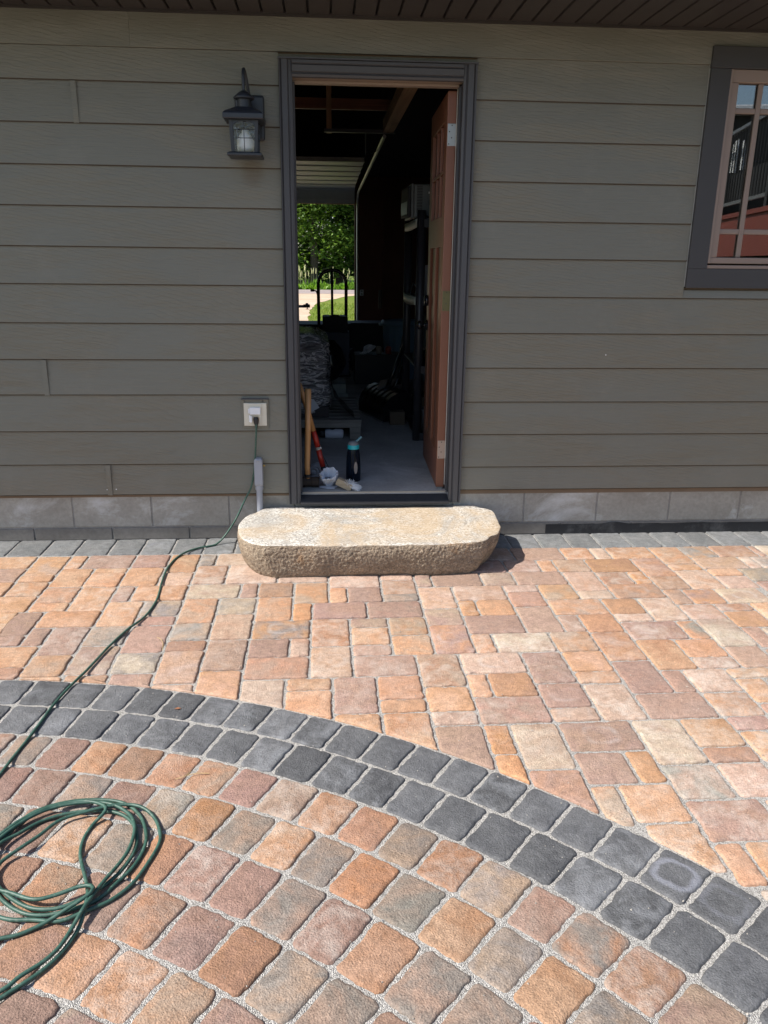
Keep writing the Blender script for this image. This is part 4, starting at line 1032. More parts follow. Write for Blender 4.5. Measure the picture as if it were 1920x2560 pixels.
b = MB(); b.box(-0.027, 0.027, -0.028, -0.0172, 0.001, 0.037); b.tube([(-0.031, -0.02, 0.006), (-0.031, -0.02, 0.03)], 0.004, 8); b.build('flap', fl_w, out, bevel=0.003)
b = MB(); b.box(-0.002, 0.026, -0.004, 0.004, -0.018, 0.018, tr(-0.030, -0.017, -0.022) @ rot('Z', -62)); b.build('flap', fl_w, out, bevel=0.003)
b = MB(); b.lathe([(0.0165, 0), (0.0165, 0.0035), (0.0, 0.0035)], 20, tr(0.004, -0.0172, -0.024) @ rot('X', 90)); b.build('receptacle', paint('cream_receptacle', (.55, .42, .28), 0.45), out, smooth=False)
b = MB()
for x, z in ((-0.052, 0.066), (0.038, 0.066)): b.lathe([(0.0, 0.0), (0.0035, 0.0)], 8, tr(x, -0.0065, z) @ rot('X', 90))
b.build('screw', M_zinc, out)

# ------------------------------------------------------------------ conduit
M_conduit = paint('grey_conduit', (.30, .315, .36), 0.45, 0.06, 10, 0.05)
con = empty('conduit', (-0.3475, -0.020, 0.15), 'grey plastic conduit and access box on the wall under the socket', 'conduit')
b = MB(); b.tube([(0, -0.014, -0.16), (0, -0.014, 0.145)], 0.0165, 16); b.build('pipe', M_conduit, con, smooth=False)
b = MB(); b.lathe([(0.0165, 0.130), (0.021, 0.131), (0.021, 0.158), (0.0165, 0.159)], 18, tr(0, -0.014, 0)); b.build('coupling', M_conduit, con)
b = MB(); b.prism([(-0.022, 0.156), (0.022, 0.156), (0.022, 0.290), (0.015, 0.302), (-0.015, 0.302), (-0.022, 0.290)], -0.036, 0.010, 'y'); b.build('access_box', M_conduit, con, bevel=0.004)
b = MB(); b.prism([(-0.0195, 0.164), (0.0195, 0.164), (0.0195, 0.287), (0.012, 0.297), (-0.012, 0.297), (-0.0195, 0.287)], -0.0405, -0.0362, 'y'); b.build('cover', M_conduit, con, bevel=0.002)
b = MB(); b.lathe([(0.0, 0.0), (0.0042, 0.0), (0.003, 0.003), (0, 0.003)], 10, tr(0.0, -0.0407, 0.288) @ rot('X', 90)); b.build('screw', M_zinc, con)
b = MB(); b.box(0.022, 0.034, -0.012, -0.004, 0.255, 0.262); b.build('ground_lug', paint('brass_lug', (.42, .30, .10), 0.4, metal=0.5), con)

# ------------------------------------------------------------------ granite step
def granite():
    t = NT('weathered_granite')
    p = t.wpos()
    g = t.n('ShaderNodeNewGeometry')
    nz = t.n('ShaderNodeSeparateXYZ'); t.l(g.outputs['Normal'], nz.inputs[0])
    c = t.coord('Object', (1, 1.7, 1))
    cell = t.n('ShaderNodeSeparateColor'); t.l(t.voro(c, 150.0, 'F1', 'Color'), cell.inputs[0])
    grain = t.ramp(cell.outputs[0], (0.0, (.13, .12, .11)), (0.20, (.29, .27, .245)), (0.45, (.44, .41, .365)), (0.75, (.56, .53, .48)), (1.0, (.70, .69, .66)))
    flake = t.noise(t.coord('Object', (40, 110, 60)), 1.0, 4, 0.65)
    grain = t.mix(t.math('MULTIPLY', t.ramp(flake, (0.52, 0.0), (0.64, 1.0)), 0.55), grain, (.33, .27, .21))
    rust = t.ramp(t.noise(p, 2.9, 6, 0.68, 0.8), (0.44, 0.0), (0.62, 1.0))
    grain = t.mix(t.math('MULTIPLY', t.ramp(t.noise(p, 5.0, 6, 0.7, 0.4), (0.48, 0.0), (0.62, 1.0)), 0.55), grain, (.27, .255, .235))
    topc = t.mix(t.math('MULTIPLY', rust, 0.55), grain, (.45, .31, .165))
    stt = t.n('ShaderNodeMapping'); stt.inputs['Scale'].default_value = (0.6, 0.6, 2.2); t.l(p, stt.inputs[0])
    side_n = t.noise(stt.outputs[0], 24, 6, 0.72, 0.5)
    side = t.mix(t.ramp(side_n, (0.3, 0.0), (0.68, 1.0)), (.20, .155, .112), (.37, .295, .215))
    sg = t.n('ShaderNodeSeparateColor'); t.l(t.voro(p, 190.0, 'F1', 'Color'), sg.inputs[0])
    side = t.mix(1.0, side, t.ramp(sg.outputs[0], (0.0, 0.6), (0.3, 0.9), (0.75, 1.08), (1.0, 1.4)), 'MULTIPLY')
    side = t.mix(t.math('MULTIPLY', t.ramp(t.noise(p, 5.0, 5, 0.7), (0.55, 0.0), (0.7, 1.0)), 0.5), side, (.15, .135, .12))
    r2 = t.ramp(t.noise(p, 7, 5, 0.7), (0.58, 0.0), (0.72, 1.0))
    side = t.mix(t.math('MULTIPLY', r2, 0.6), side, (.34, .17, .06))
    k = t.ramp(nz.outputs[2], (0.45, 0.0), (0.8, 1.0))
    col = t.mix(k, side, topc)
    h = t.math('ADD', t.noise(p, 48, 6, 0.72), t.math('MULTIPLY', t.noise(p, 170, 4, 0.7), 0.5))
    bs = t.math('ADD', t.math('MULTIPLY', k, -0.75), 1.0)
    bp = t.n('ShaderNodeBump'); bp.inputs['Distance'].default_value = 0.009
    t.l(bs, bp.inputs['Strength']); t.l(h, bp.inputs['Height'])
    return t.fin(col, 0.78, bp.outputs[0], 0.4)
M_granite = granite()
# top outline (world), back to front; the slab falls slightly to the front
OUTL = [(-.26, -.010), (-.326, -.030), (-.362, -.075), (-.394, -.129), (-.418, -.185), (-.432, -.251), (-.438, -.305), (-.434, -.358), (-.430, -.405), (-.420, -.447), (-.406, -.490), (-.386, -.528), (-.362, -.560), (-.339, -.581), (-.29, -.606), (-.21, -.609),
        (-.134, -.611), (-.05, -.616), (.036, -.614), (.12, -.622), (.207, -.620), (.30, -.623), (.379, -.617), (.47, -.621), (.553, -.617), (.642, -.606), (.714, -.594), (.750, -.584), (.778, -.560), (.790, -.535), (.803, -.509),
        (.826, -.496), (.849, -.472), (.866, -.425), (.881, -.375), (.884, -.305), (.887, -.240), (.893, -.175), (.890, -.112), (.856, -.066), (.819, -.030), (.775, -.012), (.70, -.010), (.22, -.012)]
oc = []
for i, (x, y) in enumerate(OUTL):
    x2, y2 = OUTL[(i + 1) % len(OUTL)]
    n_ = max(1, int(math.hypot(x2 - x, y2 - y) / 0.016))
    for k in range(n_):
        oc.append(Vector((x + (x2 - x) * k / n_, y + (y2 - y) * k / n_, 0)))
sc = Vector((0.23, -0.32, 0))
NB = len(oc)
ringsz = [(-0.006, 0.030), (0.018, 0.018), (0.05, 0.010), (0.085, 0.004), (0.12, 0.000), (0.145, -0.001), (0.160, 0.000), (0.1695, 0.002), (0.1728, 0.006)]
def ztop(y): return 0.006 * (y + 0.02) / 0.62 + 0.004
vs, fs = [], []
for ri_, (z, inn) in enumerate(ringsz):
    for i, p in enumerate(oc):
        d = (sc - p); d.z = 0; d.normalize()
        front = max(0, min(1, (-0.2 - p.y) / 0.3))
        wob = 0.006 * noise.noise((p.x * 6, p.y * 6, z * 14)) + 0.003 * noise.noise((p.x * 40, p.y * 40, z * 50))
        k = 1.0 if z < 0.165 else 0.35
        q = p + d * (inn * (0.6 + 1.2 * front) + (wob * k + 0.002 * k))
        inn2 = 0.032 * max(0, min(1, (p.x - 0.74) / 0.12)) * max(0, 1 - z / 0.165) ** 0.8 if front >= 0 else 0
        q = q + d * inn2
        chip = 0
        if z > 0.155: chip = -0.012 * max(0, noise.noise((p.x * 15, p.y * 15, 4)) - 0.1)
        vs.append((q.x, q.y, max(z + ztop(p.y) * (z / 0.17) + chip, -0.006)))
for r_ in range(len(ringsz) - 1):
    for i in range(NB):
        j = (i + 1) % NB
        fs.append((r_ * NB + j, r_ * NB + i, (r_ + 1) * NB + i, (r_ + 1) * NB + j))
# top: shrinking rings
last = (len(ringsz) - 1) * NB
prev = last
for s_ in (0.965, 0.88, 0.72, 0.52, 0.32, 0.12):
    b0 = len(vs)
    for i in range(NB):
        v = Vector(vs[last + i])
        x = sc.x + (v.x - sc.x) * s_; y = sc.y + (v.y - sc.y) * s_
        vs.append((x, y, 0.1735 + ztop(y) + 0.0022 * noise.noise((x * 7, y * 7, 2)) + 0.0008 * noise.noise((x * 30, y * 30, 2))))
    for i in range(NB):
        j = (i + 1) % NB
        fs.append((prev + j, prev + i, b0 + i, b0 + j))
    prev = b0
vs.append((sc.x, sc.y, 0.1735 + ztop(sc.y)))
for i in range(NB): fs.append((prev + (i + 1) % NB, prev + i, len(vs) - 1))
b = MB(); b.add(vs, fs)
step = b.build('step_stone', M_granite, None, smooth=True, label='thick rounded granite slab laid as a step below the open door', cat='step')
md = step.modifiers.new('sub', 'SUBSURF'); md.levels = 2; md.render_levels = 3; md.subdivision_type = 'CATMULL_CLARK'
tx = bpy.data.textures.new('rock', 'CLOUDS'); tx.noise_scale = 0.012; tx.noise_depth = 5
vg = step.vertex_groups.new(name='sides')
vg.add(list(range(NB * 7)), 1.0, 'REPLACE')
dm_ = step.modifiers.new('rough', 'DISPLACE'); dm_.texture = tx; dm_.strength = 0.0085; dm_.mid_level = 0.55; dm_.vertex_group = 'sides'; dm_.texture_coords = 'GLOBAL'

# ------------------------------------------------------------------ extension cord: socket, wall, paving, coil, one length
def cord_mat():
    t = NT('green_cord_jacket')
    p = t.wpos()
    n = t.noise(p, 30, 5, 0.7); w = t.noise(p, 90, 4, 0.7)
    c = t.mix(t.ramp(n, (0.35, 0.0), (0.65, 1.0)), (.020, .060, .044), (.045, .105, .080))
    c = t.mix(t.math('MULTIPLY', t.ramp(w, (0.55, 0.0), (0.72, 1.0)), 0.45), c, (.20, .25, .19))
    return t.fin(c, 0.48, t.bump(w, 0.25, 0.001), 0.45)
M_cord = cord_mat()
SEG = [
    [(-.3505, -.046, .648), (-.352, -.050, .60), (-.358, -.046, .50), (-.366, -.045, .43), (-.374, -.043, .36), (-.392, -.042, .29), (-.428, -.052, .22), (-.47, -.07, .135), (-.52, -.088, .06), (-.562, -.110, .016)],
    [(-.592, -.136, .0075), (-.662, -.175, .0075), (-.714, -.236, .0085), (-.751, -.329, .0075), (-.767, -.471, .008), (-.759, -.646, .0075), (-.744, -.827, .0075), (-.757, -.998, .008), (-.8, -1.122, .0075), (-.835, -1.259, .008), (-.868, -1.452, .009), (-.893, -1.558, .0075), (-.915, -1.691, .0075), (-.927, -1.86, .0075), (-.94, -1.991, .0075), (-.955, -2.12, .0075), (-.99, -2.26, .0075), (-.985, -2.38, .0075), (-.92, -2.425, .0075)],
    [(-.84, -2.369, .009), (-.813, -2.281, .0075), (-.767, -2.236, .0075), (-.694, -2.213, .0075), (-.619, -2.213, .0075), (-.558, -2.234, .0075), (-.511, -2.28, .0075), (-.479, -2.347, .0075), (-.469, -2.408, .0075), (-.48, -2.473, .0075), (-.511, -2.534, .0075), (-.541, -2.583, .009), (-.581, -2.609, .012), (-.644, -2.622, .0075), (-.699, -2.612, .0075), (-.768, -2.562, .0075), (-.82, -2.49, .012)],
    [(-.836, -2.40, .018), (-.802, -2.345, .012), (-.761, -2.294, .0075), (-.698, -2.265, .0075), (-.626, -2.259, .0075), (-.568, -2.272, .0075), (-.522, -2.312, .0075), (-.497, -2.372, .0085), (-.492, -2.432, .0085), (-.509, -2.495, .0085), (-.54, -2.547, .012), (-.58, -2.595, .020), (-.624, -2.615, .018), (-.686, -2.606, .016), (-.75, -2.565, .016), (-.80, -2.51, .018)],
    [(-.806, -2.462, .018), (-.786, -2.423, .018), (-.743, -2.366, .020), (-.709, -2.306, .018), (-.644, -2.274, .019), (-.590, -2.255, .019), (-.54, -2.25, .016)],
    [(-.501, -2.266, .016), (-.464, -2.302, .0085), (-.44, -2.358, .0075), (-.435, -2.402, .0075), (-.448, -2.467, .0075), (-.472, -2.536, .0075), (-.509, -2.585, .0075), (-.553, -2.617, .012), (-.608, -2.641, .0075), (-.671, -2.634, .0075), (-.75, -2.62, .0075), (-.86, -2.54, .0075), (-.875, -2.42, .0075), (-.82, -2.31, .018), (-.74, -2.245, .018), (-.66, -2.232, .019)],
    [(-.60, -2.268, .022), (-.622, -2.32, .0095), (-.631, -2.373, .0075), (-.624, -2.424, .0075), (-.601, -2.482, .0085), (-.574, -2.545, .014)],
    [(-.558, -2.60, .030), (-.560, -2.664, .0085), (-.574, -2.72, .0075), (-.598, -2.766, .0075), (-.632, -2.804, .0075), (-.70, -2.868, .0075), (-.80, -2.96, .0075), (-.87, -2.99, .0075), (-.89, -2.95, .0075), (-.83, -2.90, .0075), (-.75, -2.868, .0075)],
    [(-.668, -2.824, .013), (-.642, -2.792, .015), (-.606, -2.758, .016), (-.583, -2.722, .017), (-.570, -2.676, .019), (-.556, -2.624, .030), (-.541, -2.561, .026), (-.516, -2.48, .019), (-.502, -2.42, .018), (-.506, -2.35, .018), (-.535, -2.29, .018), (-.60, -2.243, .018), (-.69, -2.236, .017), (-.765, -2.262, .016), (-.815, -2.32, .018), (-.85, -2.40, .018), (-.84, -2.49, .018), (-.79, -2.54, .02)],
    [(-.70, -2.585, .024), (-.62, -2.588, .026), (-.556, -2.575, .034), (-.575, -2.600, .030), (-.602, -2.628, .020), (-.645, -2.655, .0085), (-.687, -2.676, .0075), (-.724, -2.684, .0075), (-.80, -2.70, .0075), (-.90, -2.76, .0075)]]
SEG[-1] = [(-.74, -2.565, .022), (-.68, -2.59, .024), (-.63, -2.58, .026), (-.585, -2.565, .032), (-.556, -2.568, .036), (-.552, -2.590, .036), (-.602, -2.626, .022), (-.645, -2.652, .010), (-.687, -2.675, .0075), (-.724, -2.683, .0075), (-.80, -2.70, .0075), (-.90, -2.76, .0075)]
path = [p for s in SEG for p in s]
cp = [Vector((p.x + 0.0016 * noise.noise((i * 0.11, 1, 0)), p.y + 0.0016 * noise.noise((i * 0.11, 7, 3)), p.z)) for i, p in enumerate(catmull(path, 0.010))]
cp = [Vector((p.x, p.y, max(p.z, 0.0075) if p.y < -0.13 else p.z)) for p in cp]
b = MB(); b.tube(cp, 0.0048, 10)
cord = b.build('extension_cord', M_cord, None, smooth=True, label='long green extension cord plugged into the wall, crossing the paving to a loose coil', cat='cord')
b = MB(); b.lathe([(0.0, 0.012), (0.012, 0.010), (0.0135, 0.0), (0.013, -0.018), (0.008, -0.030), (0.006, -0.045)], 14, tr(-.3505, -.042, .656) @ rot('X', 0)); b.build('plug', M_black, cord, smooth=True)

# ------------------------------------------------------------------ inside the doorway
def lumpy(name, fn, nu, nv, mat, parent=None, closed=True, **kw):
    """surface from fn(u, v) over 0..1, closed round u"""
    vs = [fn(i / nu, j / nv) for j in range(nv + 1) for i in range(nu)]
    fs = []
    for j in range(nv):
        for i in range(nu):
            i2 = (i + 1) % nu
            if not closed and i == nu - 1: continue
            fs.append((j * nu + i, j * nu + i2, (j + 1) * nu + i2, (j + 1) * nu + i))
    b = MB(); b.add(vs, fs)
    return b.build(name, mat, parent, smooth=True, **kw)
def film_mat():
    t = NT('stretch_film')
    c = t.coord('Object', (7, 7, 42))
    n = t.noise(c, 1.0, 7, 0.68, 1.6)
    v = t.noise(t.coord('Object', (12, 12, 40)), 1.0, 4, 0.7, 2.5)
    col = t.mix(t.ramp(n, (0.35, 0.0), (0.7, 1.0)), (.055, .054, .06), (.34, .33, .35))
    col = t.mix(t.math('MULTIPLY', t.ramp(v, (0.56, 0.0), (0.66, 1.0)), 0.5), col, (.5, .5, .52))
    rg_ = t.math('ABSOLUTE', t.math('SUBTRACT', t.noise(t.coord('Object', (6, 6, 21)), 1.0, 4, 0.55, 1.4), 0.5))
    col = t.mix(t.ramp(rg_, (0.0, 0.9), (0.05, 0.0)), col, (.9, .89, .92))  # crease highlights painted into the film colour
    return t.fin(col, 0.2, t.bump(t.math('ADD', n, t.math('MULTIPLY', v, 0.6)), 1.0, 0.02), 0.6)
M_film = film_mat()
M_carton = paint('brown_cardboard', (.10, .074, .05), 0.8, 0.2, 8, 0.1)
M_carton_dk = paint('dark_carton', (.035, .030, .034), 0.7, 0.2, 8, 0.1)
M_navy = paint('dark_blue_crate', (.030, .040, .075), 0.5, 0.2, 8)
M_pallet = wood('grey_pallet_wood', (.13, .12, .11), (.30, .28, .255), 'x', 0.8, 0.85)
M_haft = wood('varnished_handle', (.34, .17, .06), (.55, .30, .13), 'z', 1.6, 0.4)
M_red = paint('red_grip', (.42, .035, .02), 0.38, 0.15, 20)
M_paper = paint('white_paper', (.62, .63, .68), 0.7, 0.06)

# pallet
pal = empty('pallet', (-0.35, 1.40, FZ), 'grey wooden pallet on the garage floor under the film wrapped load', 'pallet')
for k in range(8):
    b = MB(); b.box(-0.60, 0.605, 0.0, 0.098, 0.122, 0.139)
    o = b.build('deck_board', M_pallet, pal, bevel=0.002); o.location = (rnd.uniform(-.004, .004), 0.0 + k * 0.128, 0)
for k in range(3):
    b = MB(); b.box(-0.60, 0.605, 0.0, 0.09, 0.084, 0.1212); o = b.build('stringer_board', M_pallet, pal, bevel=0.002); o.location = (0, 0.004 + k * 0.447, 0)
    for x in (-0.595, -0.06, 0.525):
        b = MB(); b.box(0, 0.076, 0.0, 0.088, 0.0, 0.0835); o = b.build('block', M_pallet, pal, bevel=0.002); o.location = (x, 0.005 + k * 0.447, 0)

# wrapped load
load = empty('wrapped_load', (-0.40, 1.93, FZ + 0.139), 'tall pallet load bundled in crinkled grey stretch film', 'load')
def load_fn(u, v):
    a = 2 * math.pi * u
    e = 0.24
    cx_, sx_ = math.cos(a), math.sin(a)
    x = 0.44 * math.copysign(abs(cx_) ** e, cx_); y = 0.42 * math.copysign(abs(sx_) ** e, sx_)
    z = 0.03 + v * 0.54
    k = 1.0 + 0.035 * noise.noise((x * 5, y * 5, z * 9)) + 0.022 * noise.noise((x * 12, y * 12, z * 42)) + 0.012 * noise.noise((x * 30, y * 30, z * 80))
    if v > 0.9: k *= 1 - (v - 0.9) * 2.2
    k *= 0.985 + 0.03 * (1 - v)
    if v == 1: z -= 0.0
    return (x * k, y * k, z + 0.02 * noise.noise((x * 4, y * 4, 1)) * (v > 0.9))
lumpy('film', load_fn, 160, 100, M_film, load)
b = MB(); b.box(-0.33, 0.34, -0.33, 0.33, 0.52, 0.575); b.build('load_top', M_film, load, bevel=0.03)
b = MB(); b.box(-0.43, 0.43, -0.425, 0.40, 0.0, 0.075); b.build('carton_base', M_carton_dk, load, bevel=0.004)
b = MB()
n = 14; vs = []
for j in range(n + 1):
    for i in range(n + 1):
        s, t_ = i / n, j / n
        top = Vector((0.445, -0.43 + 0.25 * s, 0.30)); bot = Vector((0.46 + 0.15 * 1.0, -0.50 + 0.30 * s, 0.005))
        p = top.lerp(bot, t_); w = 0.016 * noise.noise((s * 5, t_ * 7, 3)) * math.sin(t_ * 3.1)
        vs.append((p.x + w - 0.05 * math.sin(t_ * 3.14), p.y + w, p.z))
b.add(vs, [(j * (n + 1) + i, j * (n + 1) + i + 1, (j + 1) * (n + 1) + i + 1, (j + 1) * (n + 1) + i) for j in range(n) for i in range(n)])
def clear_film():
    t = NT('loose_clear_film')
    t.t.nodes.remove(t.b)
    n = t.noise(t.coord('Object', (10, 10, 30)), 1, 6, 0.7, 1.5)
    tp = t.n('ShaderNodeBsdfTransparent'); tp.inputs[0].default_value = (.55, .55, .56, 1)
    gl = t.n('ShaderNodeBsdfGlossy'); gl.inputs['Roughness'].default_value = 0.2; gl.inputs['Color'].default_value = (.5, .5, .52, 1); t.l(t.bump(n, 1.0, 0.02), gl.inputs['Normal'])
    mx = t.n('ShaderNodeMixShader'); t.l(t.math('MULTIPLY', t.ramp(n, (0.4, 0.25), (0.7, 0.7)), 1.0), mx.inputs[0]); t.l(tp.outputs[0], mx.inputs[1]); t.l(gl.outputs[0], mx.inputs[2])
    t.l(mx.outputs[0], t.out.inputs[0]); return t.m
b.build('film_flap', clear_film(), load, smooth=True)
b = MB(); b.add([(0.285, -0.452, 0.04), (0.31, -0.453, 0.045), (0.365, -0.455, 0.075), (0.325, -0.456, 0.135), (0.285, -0.454, 0.14)], [(0, 1, 2, 3, 4)]); b.build('paper_label', M_paper, load)

# hand truck and the cartons on it
ht = empty('hand_truck', (0.098, 5.0, FZ), 'black hand truck with a looped handle outlined against the bright opening', 'hand truck')
loop = [(-0.148, 0, 0.10), (-0.150, 0, 0.5), (-0.152, 0, 0.92)] + [(-0.152 + 0.152 * (1 - math.cos(t_)) * 1.0, 0, 0.965 + 0.135 * math.sin(t_)) for t_ in [0.0, 0.35, 0.7, 1.05, 1.4, 1.57]]
loop = loop[:3] + [(0.152 * -math.cos(t_), 0, 0.955 + 0.150 * math.sin(t_)) for t_ in [0.15 * k for k in range(0, 22)] if t_ < 3.14] + [(0.152, 0, 0.92), (0.150, 0, 0.5), (0.148, 0, 0.10)]
b = MB(); b.tube(catmull(loop, 0.03), 0.018, 10); b.build('frame', M_gloss_black, ht, smooth=True)
b = MB(); b.tube([(-0.002, 0, 0.12), (-0.002, 0, 1.09)], 0.014, 10); b.build('centre_bar', M_gloss_black, ht, smooth=True)
b = MB(); b.tube(catmull([(-0.155, 0, 0.72), (-0.160, 0, 0.83), (-0.175, -0.01, 0.88), (-0.20, -0.02, 0.885)], 0.02), 0.008, 8); b.tube([(-0.20, -0.02, 0.888), (-0.235, -0.03, 0.888)], 0.013, 8); b.build('lever', M_black, ht, smooth=True)
b = MB(); b.box(-0.19, 0.19, -0.42, 0.0, 0.0, 0.012); b.build('toe_plate', M_black, ht)
for x in (-0.24, 0.20):
    b = MB(); b.lathe([(0.03, -0.02), (0.115, -0.028), (0.128, 0.0), (0.115, 0.028), (0.03, 0.02)], 24, tr(x + 0.02, 0.08, 0.13) @ rot('Y', 90)); b.build('wheel', M_black, ht, smooth=True)
b = MB(); b.tube([(-0.24, 0.08, 0.13), (0.24, 0.08, 0.13)], 0.01, 8); b.build('axle', M_zinc, ht)
def carton(name, x0, x1, y0, y1, z0, z1, mat, label, cat='box', group=None, bev=0.004, rz=0):
    e = empty(name, ((x0 + x1) / 2, (y0 + y1) / 2, z0), label, cat, group)
    w, d, h = x1 - x0, y1 - y0, z1 - z0
    b = MB(); b.box(-w / 2, w / 2, -d / 2, d / 2, 0, h); b.build('body', mat, e, bevel=bev)
    e.rotation_euler = (0, 0, math.radians(rz))
    return e, w, d, h
def text(body, size, parent, loc, rotx, mat, bold=0.0):
    cu = bpy.data.curves.new('lettering', 'FONT'); cu.body = body; cu.size = size; cu.align_x = 'CENTER'; cu.align_y = 'CENTER'; cu.extrude = 0.0004; cu.offset = bold
    o = bpy.data.objects.new('lettering', cu); COL.objects.link(o)
    dg = bpy.context.evaluated_depsgraph_get()
    me = bpy.data.meshes.new_from_object(o.evaluated_get(dg)); bpy.data.objects.remove(o)
    me.materials.append(mat)
    o = bpy.data.objects.new('lettering', me); COL.objects.link(o); o.parent = parent; o.location = loc; o.rotation_euler = rotx
    return o
M_ink = paint('faint_lettering', (.010, .009, .010), 0.6)
e, w, d, h = carton('drink_carton', -0.012, 0.258, 4.64, 4.90, 0.705, 0.868, M_carton_dk, 'dark soft drink carton with a torn tab, topmost of the stack on the hand truck', 'carton', 'stack on the hand truck')
text('Coke', 0.085, e, (0.0, -d / 2 - 0.0006, 0.085), (math.radians(90), 0, 0), M_ink, 0.001)
b = MB(); b.prism([(-0.05, 0.1635), (0.045, 0.1635), (0.035, 0.183), (-0.03, 0.186)], -d / 2 - 0.002, -d / 2 + 0.003, 'y'); b.build('flap', M_carton_dk, e)
b = MB(); b.box(-0.12, -0.06, -0.10, 0.11, 0.1635, 0.1675); b.box(0.05, 0.11, -0.11, 0.11, 0.1635, 0.1675); b.build('torn_lid', paint('pale_lid', (.42, .48, .58), 0.5), e)
carton('crate', -0.03, 0.275, 4.62, 4.93, 0.475, 0.7045, M_navy, 'dark blue crate right under the soft drink carton', 'crate', 'stack on the hand truck')
carton('crate', -0.04, 0.268, 4.63, 4.92, 0.2475, 0.4745, M_navy, 'dark blue crate at the foot of the hand truck stack', 'crate', 'stack on the hand truck')
e, w, d, h = carton('storage_tote', 0.02, 0.33, 5.9, 6.5, FZ, 0.70, M_black, 'tall black tote standing behind the loaded hand truck', 'tote')
e, w, d, h = carton('storage_tote', -0.75, 0.02, 5.6, 6.2, FZ, 0.715, M_black, 'wide black tote left of the hand truck, cutting off the driveway view', 'tote')
M_sage = paint('sage_plastic', (.26, .29, .27), 0.6, 0.15, 8)
carton('flat_bin', -0.10, 0.205, 2.92, 3.30, FZ, 0.318, M_sage, 'flat grey green bin on the floor behind the wrapped load', 'bin', 'flat bins behind the load')
carton('flat_bin', -0.11, 0.190, 2.93, 3.29, 0.3185, 0.40, M_sage, 'flat grey green bin resting on another behind the wrapped load', 'bin', 'flat bins behind the load')
# dark sack slumped beside the load
def sack_fn(u, v):
    a = 2 * math.pi * u; r = math.sin(min(v, 0.97) * math.pi) ** 0.55 * 0.13
    x, y, z = r * math.cos(a), r * math.sin(a), 0.01 + v * 0.36
    k = 1 + 0.12 * noise.noise((x * 9, y * 9, z * 9))
    return (x * k, y * k * 1.1, z)
s_ = lumpy('sack', sack_fn, 28, 18, M_gloss_black, None, label='black plastic sack slumped on the flat bins behind the load', cat='sack'); s_.location = (0.06, 3.12, 0.39)

# sledge hammer leaning in the left corner of the doorway
sh = empty('sledge_hammer', (-0.095, 0.165, FZ), 'wooden sledge hammer standing on its head in the left door corner', 'hammer')
b = MB(); b.tube([(0.0, 0, 0.045), (-0.004, 0.002, 0.12), (0.003, 0.003, 0.30), (0.008, 0.004, 0.545)], [0.0145, 0.0155, 0.0165, 0.0175], 14); b.build('handle', M_haft, sh, smooth=True)
hd = MB(); hd.lathe([(0.0, -0.062), (0.024, -0.062), (0.029, -0.055), (0.030, -0.022), (0.027, -0.015), (0.027, 0.015), (0.030, 0.022), (0.029, 0.055), (0.024, 0.062), (0.0, 0.062)], 8, tr(0.0, 0.0, 0.031) @ rot('Y', 90) @ rot('Z', 22.5), cap=False)
hd.build('head', paint('rusty_iron', (.040, .026, .018), 0.75, 0.4, 20, 0.4, 60, 0.002), sh, bevel=0.003)
b = MB(); b.lathe([(0.0175, 0.0), (0.0205, 0.002), (0.0205, 0.012), (0.0165, 0.016)], 12, tr(0, 0, 0.058)); b.build('collar', M_black, sh)

# long handled tool with red sleeves behind it
lt = empty('long_handled_tool', (0.01, 0.38, FZ), 'wooden handled tool with red sleeves leaning behind the sledge hammer', 'tool')
A, B_, C_, D_ = Vector((-.150, -.05, .55)), Vector((-.074, -.06, .285)), Vector((-.050, -.06, .192)), Vector((-.024, -.06, .080))
b = MB(); b.tube([A, A.lerp(B_, .5) + Vector((0.004, 0, 0)), B_], [0.014, 0.0145, 0.014], 12); b.build('shaft', M_haft, lt, smooth=True)
b = MB(); b.tube([B_ + (C_ - B_) * 0.0, C_], 0.0155, 12); b.build('sleeve', M_red, lt, smooth=True)
b = MB(); b.tube([C_ + (D_ - C_) * 0.10, D_], 0.0155, 12); b.build('sleeve', M_red, lt, smooth=True)
b = MB(); b.tube([C_ - (D_ - C_) * 0.02, C_ + (D_ - C_) * 0.12], 0.018, 12); b.lathe([(0.0, 0.0), (0.007, 0.0), (0.007, 0.012), (0.0, 0.014)], 10, tr(*(C_ + Vector((0.014, -0.016, 0.0)))) @ rot('X', 90)); b.build('pivot', M_zinc, lt, smooth=False)
b = MB(); b.tube([D_, D_ + (D_ - C_) * 0.22, (0.0, -.06, 0.012)], 0.013, 10); b.build('ferrule', M_black, lt, smooth=True)
b = MB(); b.tube(catmull([C_ + Vector((0.01, 0, -0.02)), (-.016, -.07, .13), (.02, -.08, .05), (.028, -.085, .006)], 0.02), 0.0022, 6); b.build('wire', M_black, lt)

# clear plastic jar lying with its base to the door
jr = empty('plastic_jar', (-0.056, 0.40, FZ + 0.0385), 'clear plastic jar lying on its side with its round base facing out', 'jar')
jr.rotation_euler = (0, 0, math.radians(-10))
def plastic(name, tint, rough=0.08, mixf=0.35, col=(.6, .6, .62)):
    t = NT(name); t.t.nodes.remove(t.b)
    tp = t.n('ShaderNodeBsdfTransparent'); tp.inputs[0].default_value = (*tint, 1)
    p = t.n('ShaderNodeBsdfPrincipled'); p.inputs['Base Color'].default_value = (*col, 1); p.inputs['Roughness'].default_value = rough
    mx = t.n('ShaderNodeMixShader'); fr_ = t.n('ShaderNodeLayerWeight'); fr_.inputs[0].default_value = 0.3
    t.l(t.math('ADD', t.math('MULTIPLY', fr_.outputs['Facing'], 0.5), mixf, True), mx.inputs[0]); t.l(tp.outputs[0], mx.inputs[1]); t.l(p.outputs[0], mx.inputs[2]); t.l(mx.outputs[0], t.out.inputs[0])
    return t.m
